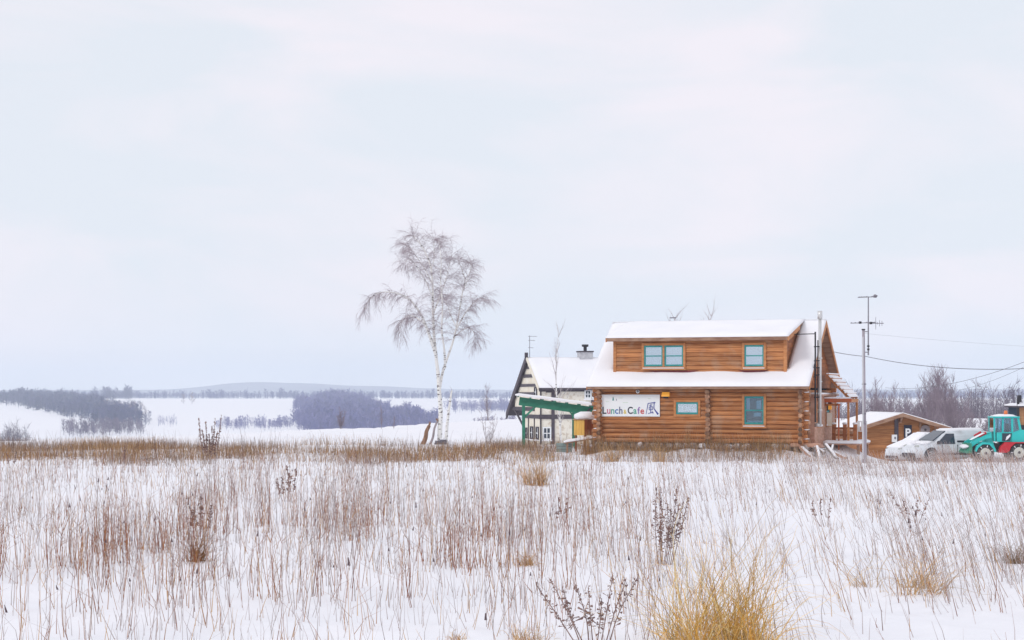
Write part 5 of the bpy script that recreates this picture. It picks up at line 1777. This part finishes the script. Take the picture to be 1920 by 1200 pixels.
def curls(g_, base, length, dirs, rad, col, segs=7, wander=.35, droop=.16):
    """long tangled blades: a wandering path that tips over; base (n,3), dirs (n,3)"""
    n = len(base)
    d = dirs / np.linalg.norm(dirs, axis=1)[:, None]
    p = base.copy()
    turn = g_.normal(0, wander * .5, (n, 3))
    rows = [p.copy()]
    for i in range(segs):
        turn = turn * .6 + g_.normal(0, wander * .5, (n, 3))
        d = d + turn; d[:, 2] -= droop * (i / segs) * 2
        d = d / np.linalg.norm(d, axis=1)[:, None]
        p = p + d * (length / segs)[:, None]
        p[:, 2] = np.maximum(p[:, 2], base[:, 2] + .01)
        rows.append(p.copy())
    az_ = g_.uniform(0, 6.28, n)
    V_ = np.zeros((n, segs + 1, 3, 3), np.float32)
    for i in range(segs + 1):
        r_ = rad * (1 - .8 * i / segs)
        for k in range(3):
            a = az_ + k * 2.094
            V_[:, i, k, 0] = rows[i][:, 0] + r_ * np.cos(a)
            V_[:, i, k, 1] = rows[i][:, 1] + r_ * np.sin(a) * .5
            V_[:, i, k, 2] = rows[i][:, 2] + r_ * np.sin(a) * .5
    per = (segs + 1) * 3
    f_ = np.array([(i * 3 + k, i * 3 + (k + 1) % 3, (i + 1) * 3 + (k + 1) % 3, (i + 1) * 3 + k) for i in range(segs) for k in range(3)])
    Q_ = (f_[None] + (np.arange(n) * per)[:, None, None]).reshape(-1, 4)
    return V_.reshape(-1, 3), Q_, np.repeat(col, per, axis=0)


def combine(parts):
    o, Vs, Qs, Cs = 0, [], [], []
    for v_, q_, c_ in parts:
        Vs.append(v_); Qs.append(q_ + o); Cs.append(c_); o += len(v_)
    return np.vstack(Vs), np.vstack(Qs), np.vstack(Cs)


def scatter(n, y0, y1, px0=-1000, px1=2900, p=1.0):
    """even per square metre between two depths inside a wedge a little wider than the view"""
    y = np.sqrt(rng.uniform(y0 ** 2, y1 ** 2, n))
    px = rng.uniform(px0, px1, n)
    return (px - PX) * y / F, y, px


PAL = np.array([(.33, .125, .065), (.42, .35, .34), (.54, .31, .12), (.62, .57, .56), (.21, .085, .06), (.42, .20, .095)])


def pal(n, w_):
    i = rng.choice(len(PAL), n, p=np.array(w_) / sum(w_))
    return PAL[i] * rng.uniform(.8, 1.2, (n, 1))


def lean_field(x, px, n):
    lx_ = -.22 * ss(900, 1800, px) + rng.normal(0, .05, n)
    return np.stack([lx_, rng.normal(0, .06, n)], -1)


# 1. tall stems of the open field, in drifts
x, y, px = scatter(216000, 17.5, 74)
dens = fbm(x / 1.5 + 40, y / 3.4, 2) * .55 + .45 * fbm(x / .42, y / .9, 2)
band = .42 + .60 * np.exp(-((y - 33) / 9) ** 2) * (1 - .45 * ss(1100, 1500, px)) - .28 * (1 - ss(20, 27, y))
keep = rng.random(len(x)) < (.66 - .26 * ss(950, 1300, px)) * np.clip((dens - .52) * 8.0, 0.03, 1) * band * np.minimum(1, (32. / y) ** 1.6)
x, y, px = x[keep], y[keep], px[keep]
n = len(x)
h = rng.uniform(.45, 1.2, n) * (.75 + .5 * fbm(x / .9 + 7, y / 1.8)) * (1 - .35 * ss(45, 70, y))
red = ss(.40, .55, fbm(x / 1.2 + 9, y / 2.5 + 3)) * (1 - .7 * ss(1000, 1500, px))
colA, colB = pal(n, (5, 3, 1, 1, 3, 4)), pal(n, (1, 5, .8, 5, .5, .8))
col = colA * red[:, None] + colB * (1 - red[:, None])
base = np.stack([x, y, terr(x, y) - .03], -1)
v1, q1, c1, tip = stems(base, h, lean_field(x, px, n), rng.uniform(.0022, .0046, n) * (1 + y / 80.), col, segs=4, broken=.12, wob=.013)
parts = [(v1, q1, c1)]
# side twigs near the tops
sel = rng.random(n) < .55
for rep in range(3):
    idx = np.nonzero(sel & (rng.random(n) < .8))[0]
    tpos = rng.uniform(.45, .95, len(idx))
    k = len(idx)
    ln = lean_field(x[idx], px[idx], k)
    b2 = base[idx].copy()
    rows = v1.reshape(n, 5, 3, 3).mean(2)
    seg = tpos * 4
    i0 = np.clip(seg.astype(int), 0, 3); fr_ = (seg - i0)[:, None]
    b2 = rows[idx, i0] * (1 - fr_) + rows[idx, i0 + 1] * fr_
    l2 = np.stack([rng.normal(0, .7, k), rng.normal(0, .7, k)], -1)
    v2, q2, c2, _ = stems(b2, rng.uniform(.06, .17, k), l2, rng.uniform(.002, .0035, k) * (1 + y[idx] / 60.), col[idx] * .95, segs=1, wob=0)
    parts.append((v2, q2, c2))
# seed heads
idx = np.nonzero(rng.random(n) < .05)[0]
k = len(idx)
v2, q2, c2, _ = stems(tip[idx] - [0, 0, .03], rng.uniform(.03, .08, k), rng.normal(0, .1, (k, 2)), rng.uniform(.008, .018, k), np.tile([(.13, .09, .10)], (k, 1)), segs=1)
parts.append((v2, q2, c2))
V_, Q_, C_ = combine(parts)
big_mesh('dry_weed_stems', V_, Q_, M['weed'], C_, kind='stuff', label='thin dry weed stems standing all over the snowy field', category='weeds')

# 2. short pale grass poking through everywhere
x, y, px = scatter(108000, 17.5, 80)
keep = rng.random(len(x)) < np.clip((fbm(x / 2.5 + 80, y / 3.0) - .3) * 2.4, .05, 1) * .50 * np.minimum(1, (30. / y) ** 1.4)
x, y, px = x[keep], y[keep], px[keep]
n = len(x)
base = np.stack([x, y, terr(x, y) - .02], -1)
v1, q1, c1, tip = stems(base, rng.uniform(.10, .60, n), lean_field(x, px, n) + rng.normal(0, .14, (n, 2)), rng.uniform(.0022, .0042, n) * (1 + y / 60.), pal(n, (1, 5, 2.0, 6, .4, 1)), segs=2)
big_mesh('short_dry_grass', v1, q1, M['weed'], c1, kind='stuff', label='short pale dry grass poking through the snow', category='grass')

# 3. dense tan belt along the crest, in front of the cabin and birch
x, y, px = scatter(164000, 62, 104, -1000, 1660)
tall = fbm(x / 3. + 5, y / 5.)
edge = (1 - ss(1480, 1640, px))
keep = rng.random(len(x)) < edge * ss(71, 78, y + 13 * (fbm(x / 1.5, y / 3.) - .5)) * (1 - ss(90, 104, y)) * np.clip((tall - .38) * 3.4, .05, 1) * .62 * (1 - .55 * ss(1000, 1150, px) * ss(80, 84, y))
inside = (px > 1090) & (y > 78.6)
keep &= ~inside
x, y, px, tall = x[keep], y[keep], px[keep], tall[keep]
n = len(x)
base = np.stack([x, y, terr(x, y) - .02], -1)
tan = np.array([(.58, .34, .15), (.66, .45, .23), (.46, .27, .14), (.44, .33, .27), (.70, .54, .34)])
gold = ss(.45, .62, fbm(x / 4. + 31, y / 6.))[:, None]
col = tan[rng.integers(0, 5, n)] * rng.uniform(.8, 1.15, (n, 1)) * (1 - .0 * gold)
grey = ss(.5, .62, fbm(x / 5. + 61, y / 7.))[:, None] * .5
col = col * (1 - grey) + np.array([.44, .37, .38]) * grey
hh_ = rng.uniform(.22, .52, n) * (.6 + .9 * tall)
tl = rng.random(n) < .035
hh_ = np.where(tl, rng.uniform(.6, 1.05, n), hh_)
col = np.where(tl[:, None], np.array([.27, .17, .15]), col)
v1, q1, c1, tip = stems(base, hh_, rng.normal(0, .13, (n, 2)), rng.uniform(.005, .010, n), col, segs=3, broken=.2)
big_mesh('tan_grass_belt', v1, q1, M['blade'], c1, kind='stuff', label='dense tan dry grass belt along the crest below the cabin', category='grass')

# 4. grey scrub line on the right crest
x, y, px = scatter(66000, 58, 86, 1480, 2900)
keep = rng.random(len(x)) < np.clip((fbm(x / 1.3, y / 3.) - .40) * 2.4, 0, 1) * .4
x, y, px = x[keep], y[keep], px[keep]
bk = 420
yb2 = rng.uniform(84, 91, bk); pb2 = np.concatenate([rng.normal(1775, 12, bk // 2), rng.uniform(1640, 1960, bk - bk // 2)])
x = np.concatenate([x, (pb2 - PX) * yb2 / F]); y = np.concatenate([y, yb2]); px = np.concatenate([px, pb2])
n = len(x)
base = np.stack([x, y, terr(x, y) - .02], -1)
v1, q1, c1, tip = stems(base, rng.uniform(.15, .6, n) * np.where(np.abs(px - 1775) < 25, 1.6, 1), lean_field(x, px, n) + rng.normal(0, .12, (n, 2)), rng.uniform(.004, .007, n), pal(n, (1, 6, .6, 5, 1, 1)), segs=2)
big_mesh('grey_scrub', v1, q1, M['weed'], c1, kind='stuff', label='grey dry scrub along the crest before the parking place', category='weeds')


# 4b. tufts of grass close against the cabin footing
n = 5200
u_ = rng.uniform(-.6, LEN + .3, n); v_ = -rng.exponential(.7, n) - .3
x = org.x + u_ * CT + v_ * ST; y = org.y - u_ * ST + v_ * CT
keep = rng.random(n) < np.clip((fbm(x / .8, y / .8) - .32) * 3, .06, 1)
x, y = x[keep], y[keep]
n = len(x)
base = np.stack([x, y, terr(x, y) - .02], -1)
v1, q1, c1, tip = stems(base, rng.uniform(.25, .85, n) * (.5 + fbm(x / 1.1 + 3, y / 1.1)), rng.normal(0, .14, (n, 2)), rng.uniform(.005, .009, n), tan[rng.integers(0, 5, n)] * rng.uniform(.8, 1.25, (n, 1)), segs=2)
big_mesh('footing_grass', v1, q1, M['blade'], c1, kind='stuff', label='tall dry grass growing right along the cabin footing', category='grass')

# 5. single clumps one can point at
def grass_clump(name, label, px, py, wpx, hpx, n, cols, seed, arch=.5, rad=.004, group=None, cat='grass clump', sub=1, wander=.2):
    Yd = HC * F / (py - PY)
    c_ = P(px, py, Yd)
    z = tz(c_.x, Yd)
    wd, hh = wpx * Yd / F, hpx * Yd / F
    g_ = np.random.default_rng(seed)
    edge = g_.random(n) < .3
    sg = np.where(edge, wd * .26, wd * .11)
    bx = g_.normal(0, 1, n) * sg; by = g_.normal(0, 1, n) * sg * 1.5
    hs = np.ones(n)
    if sub > 1:
        cx_ = g_.uniform(-.40, .40, sub) * wd; cy_ = g_.uniform(-.45, .45, sub) * wd; ch_ = g_.uniform(.6, 1.0, sub)
        wh = g_.integers(0, sub, n)
        bx = bx * .45 + cx_[wh]; by = by * .45 + cy_[wh]; hs = ch_[wh]
    zb = terr(bx + c_.x, by + Yd) - z - .03
    base = np.stack([bx, by, zb], -1)
    h_ = hh * hs * np.where(edge, g_.uniform(.2, .7, n), g_.uniform(.45, 1.25, n))
    dirs = np.stack([bx / (wd * .35) * arch + g_.normal(0, .26, n), by / (wd * .35) * arch + g_.normal(0, .26, n), np.full(n, 1.)], -1)
    cc = np.array(cols)[g_.integers(0, len(cols), n)] * g_.uniform(.7, 1.2, (n, 1))
    V__, Q__, C__ = curls(g_, base, h_, dirs, g_.uniform(.6, 1.3, n) * rad, cc, wander=wander + .12 * arch, droop=.10 + .12 * arch)
    t = thing(name, label, cat, (c_.x, Yd, z), 0, group)
    big_mesh('blades', V__, Q__, M['blade'], C__, t, kind='stuff')
    return t


GOLD = [(.94, .68, .24), (.95, .75, .34), (.86, .58, .18), (.95, .83, .52), (.70, .46, .16), (.94, .71, .28)]
PALEG = [(.88, .68, .40), (.82, .58, .28), (.70, .50, .32)]
grass_clump('golden_grass_clump', 'big dense golden grass clump spreading in the foreground snow', 1345, 1212, 200, 300, 540, GOLD, 1, .12, .0048, sub=13, wander=.28)
grass_clump('golden_grass_clump', 'loose golden grass tuft with curling blades on open snow', 1690, 1112, 190, 150, 190, PALEG, 2, .5, .0050, sub=6, wander=.34)
grass_clump('golden_grass_clump', 'tight straw tuft just before the belt below the green shelter', 1016, 908, 70, 90, 200, PALEG, 3, .2, .007, sub=5)
grass_clump('golden_grass_clump', 'small ochre tuft half sunk among thin stems', 986, 1066, 60, 42, 130, PALEG, 4, .6, .005)
grass_clump('golden_grass_clump', 'sparse straw tuft on bare snow at the field front', 985, 1208, 120, 60, 120, PALEG, 5, .9, .004)
grass_clump('golden_grass_clump', 'flattened straw wisp lying on the foreground snow', 860, 1200, 80, 30, 60, PALEG, 6, 1.3, .005)
grass_clump('golden_grass_clump', 'dull brown tuft with curved blades near the parking bank field', 1905, 1058, 90, 70, 150, [(.40, .27, .18), (.48, .35, .22)], 7, .7, .005)
grass_clump('golden_grass_clump', 'orange brown tuft among the tall reddish stems', 370, 1050, 60, 80, 160, [(.46, .26, .11), (.38, .20, .10)], 8, .3, .005)
grass_clump('golden_grass_clump', 'straw tuft growing against the cabin footing under the small window', 1235, 866, 40, 46, 90, PALEG, 9, .3, .008)
grass_clump('golden_grass_clump', 'pale straw tuft below the cafe sign before the footing', 1150, 866, 70, 44, 140, PALEG, 10, .4, .008)


def seed_weed(name, label, px, py, wpx, hpx, nst, seed, col=(.135, .085, .095), leaves=60, lean=0.0, spread=.25, group=None, leafsize=.022, cat='weed'):
    Yd = HC * F / (py - PY)
    c_ = P(px, py, Yd)
    z = tz(c_.x, Yd)
    wd, hh = wpx * Yd / F, hpx * Yd / F
    g_ = random.Random(seed)
    t = thing(name, label, cat, (c_.x, Yd, z - .02), 0, group)
    m_ = M['dock']
    for s in range(nst):
        st = MB()
        f = (s + .5) / nst - .5
        b0_ = Vector((f * wd * .5, g_.uniform(-.1, .1) * wd, 0))
        h = hh * g_.uniform(.55, 1.0)
        top_ = b0_ + Vector((f * wd * (.5 + spread) + lean * h, g_.uniform(-.1, .1), h))
        pts = smooth_path([b0_, b0_.lerp(top_, .5) + Vector((g_.uniform(-.04, .04), 0, 0)), top_], 5)
        limb(st, pts, .0065, .003, 4)
        for k in range(leaves):
            u_ = g_.uniform(.35, 1.0)
            i = min(int(u_ * (len(pts) - 1)), len(pts) - 2)
            p = pts[i].lerp(pts[i + 1], g_.random())
            wv = (1.15 - u_) * 1.6 + .25
            q = p + Vector((g_.gauss(0, .022) * wv, g_.gauss(0, .022) * wv, g_.gauss(0, .02)))
            s_ = leafsize * g_.uniform(.5, 1.3)
            d1 = Vector((g_.gauss(0, 1), g_.gauss(0, 1), g_.gauss(0, 1))).normalized() * s_
            d2 = Vector((g_.gauss(0, 1), g_.gauss(0, 1), g_.gauss(0, 1))).normalized() * s_
            st.add([p, q + d1, q + d2, q - d1 * .6 + Vector((0, 0, s_))], [(0, 1, 2), (0, 2, 3), (1, 3, 2), (0, 3, 1)])
        st.build('stalk', m_, t)
    return t


M['dock'] = mat('dark_seed_stalk', (.17, .10, .095), .9, (.31, .20, .165), (9, 9, 9))
seed_weed('dock_plant', 'tall dark clustered seed spires rising above the crest grass', 394, 868, 46, 92, 8, 1, leaves=150, leafsize=.026, spread=.05)
seed_weed('dock_plant', 'dark reddish seed plant leaning in the open snow field', 1247, 1062, 56, 150, 9, 2, leaves=90, lean=.10, leafsize=.013)
seed_weed('dock_plant', 'branching dark purple seed plant in the foreground snow', 1112, 1215, 120, 150, 9, 3, leaves=55, lean=-.08, leafsize=.011, spread=.8)
seed_weed('dock_plant', 'brown seed plant before the grass belt left of the birch', 538, 935, 36, 70, 5, 4, leaves=50, leafsize=.03)
seed_weed('dock_plant', 'knotted dark seed plant above the orange brown tuft', 372, 1010, 50, 90, 4, 5, leaves=55, leafsize=.022)
seed_weed('dock_plant', 'thin dark seed stalk near the straw tuft by the shelter', 1055, 980, 24, 60, 2, 6, leaves=30, leafsize=.03)
seed_weed('dock_plant', 'pair of lean dark seed stalks before the parking bank', 1545, 990, 40, 80, 3, 7, leaves=26, leafsize=.02, lean=-.1)
seed_weed('dock_plant', 'twiggy dark seed plant in the snow below the white car', 1712, 985, 60, 66, 4, 8, leaves=24, leafsize=.018, lean=-.15, spread=.7)
seed_weed('dock_plant', 'two dark seed spikes standing in the crest grass far left', 20, 872, 26, 46, 2, 9, leaves=40, leafsize=.03)
seed_weed('dock_plant', 'narrow brown seed spike in the crest grass near the spires', 234, 872, 14, 50, 1, 10, leaves=50, leafsize=.035)

# ================================================================== HAZE
hz_ = MB().box((-9600, -9600, -45), (9600, 9600, 130)).build('haze', M['snow'], None, kind='stuff')
hm = bpy.data.materials.new('haze_air')
hm.use_nodes = True
ht2 = hm.node_tree
ht2.nodes.clear()
ho = ht2.nodes.new('ShaderNodeOutputMaterial')
pv = ht2.nodes.new('ShaderNodeVolumePrincipled')
pv.inputs['Color'].default_value = (.82, .90, .985, 1)
pv.inputs['Density'].default_value = .00024
pv.inputs['Anisotropy'].default_value = 0.0
ht2.links.new(pv.outputs[0], ho.inputs['Volume'])
hz_.data.materials.clear()
hz_.data.materials.append(hm)
hz_['label'] = 'thin pale winter haze over the fields'
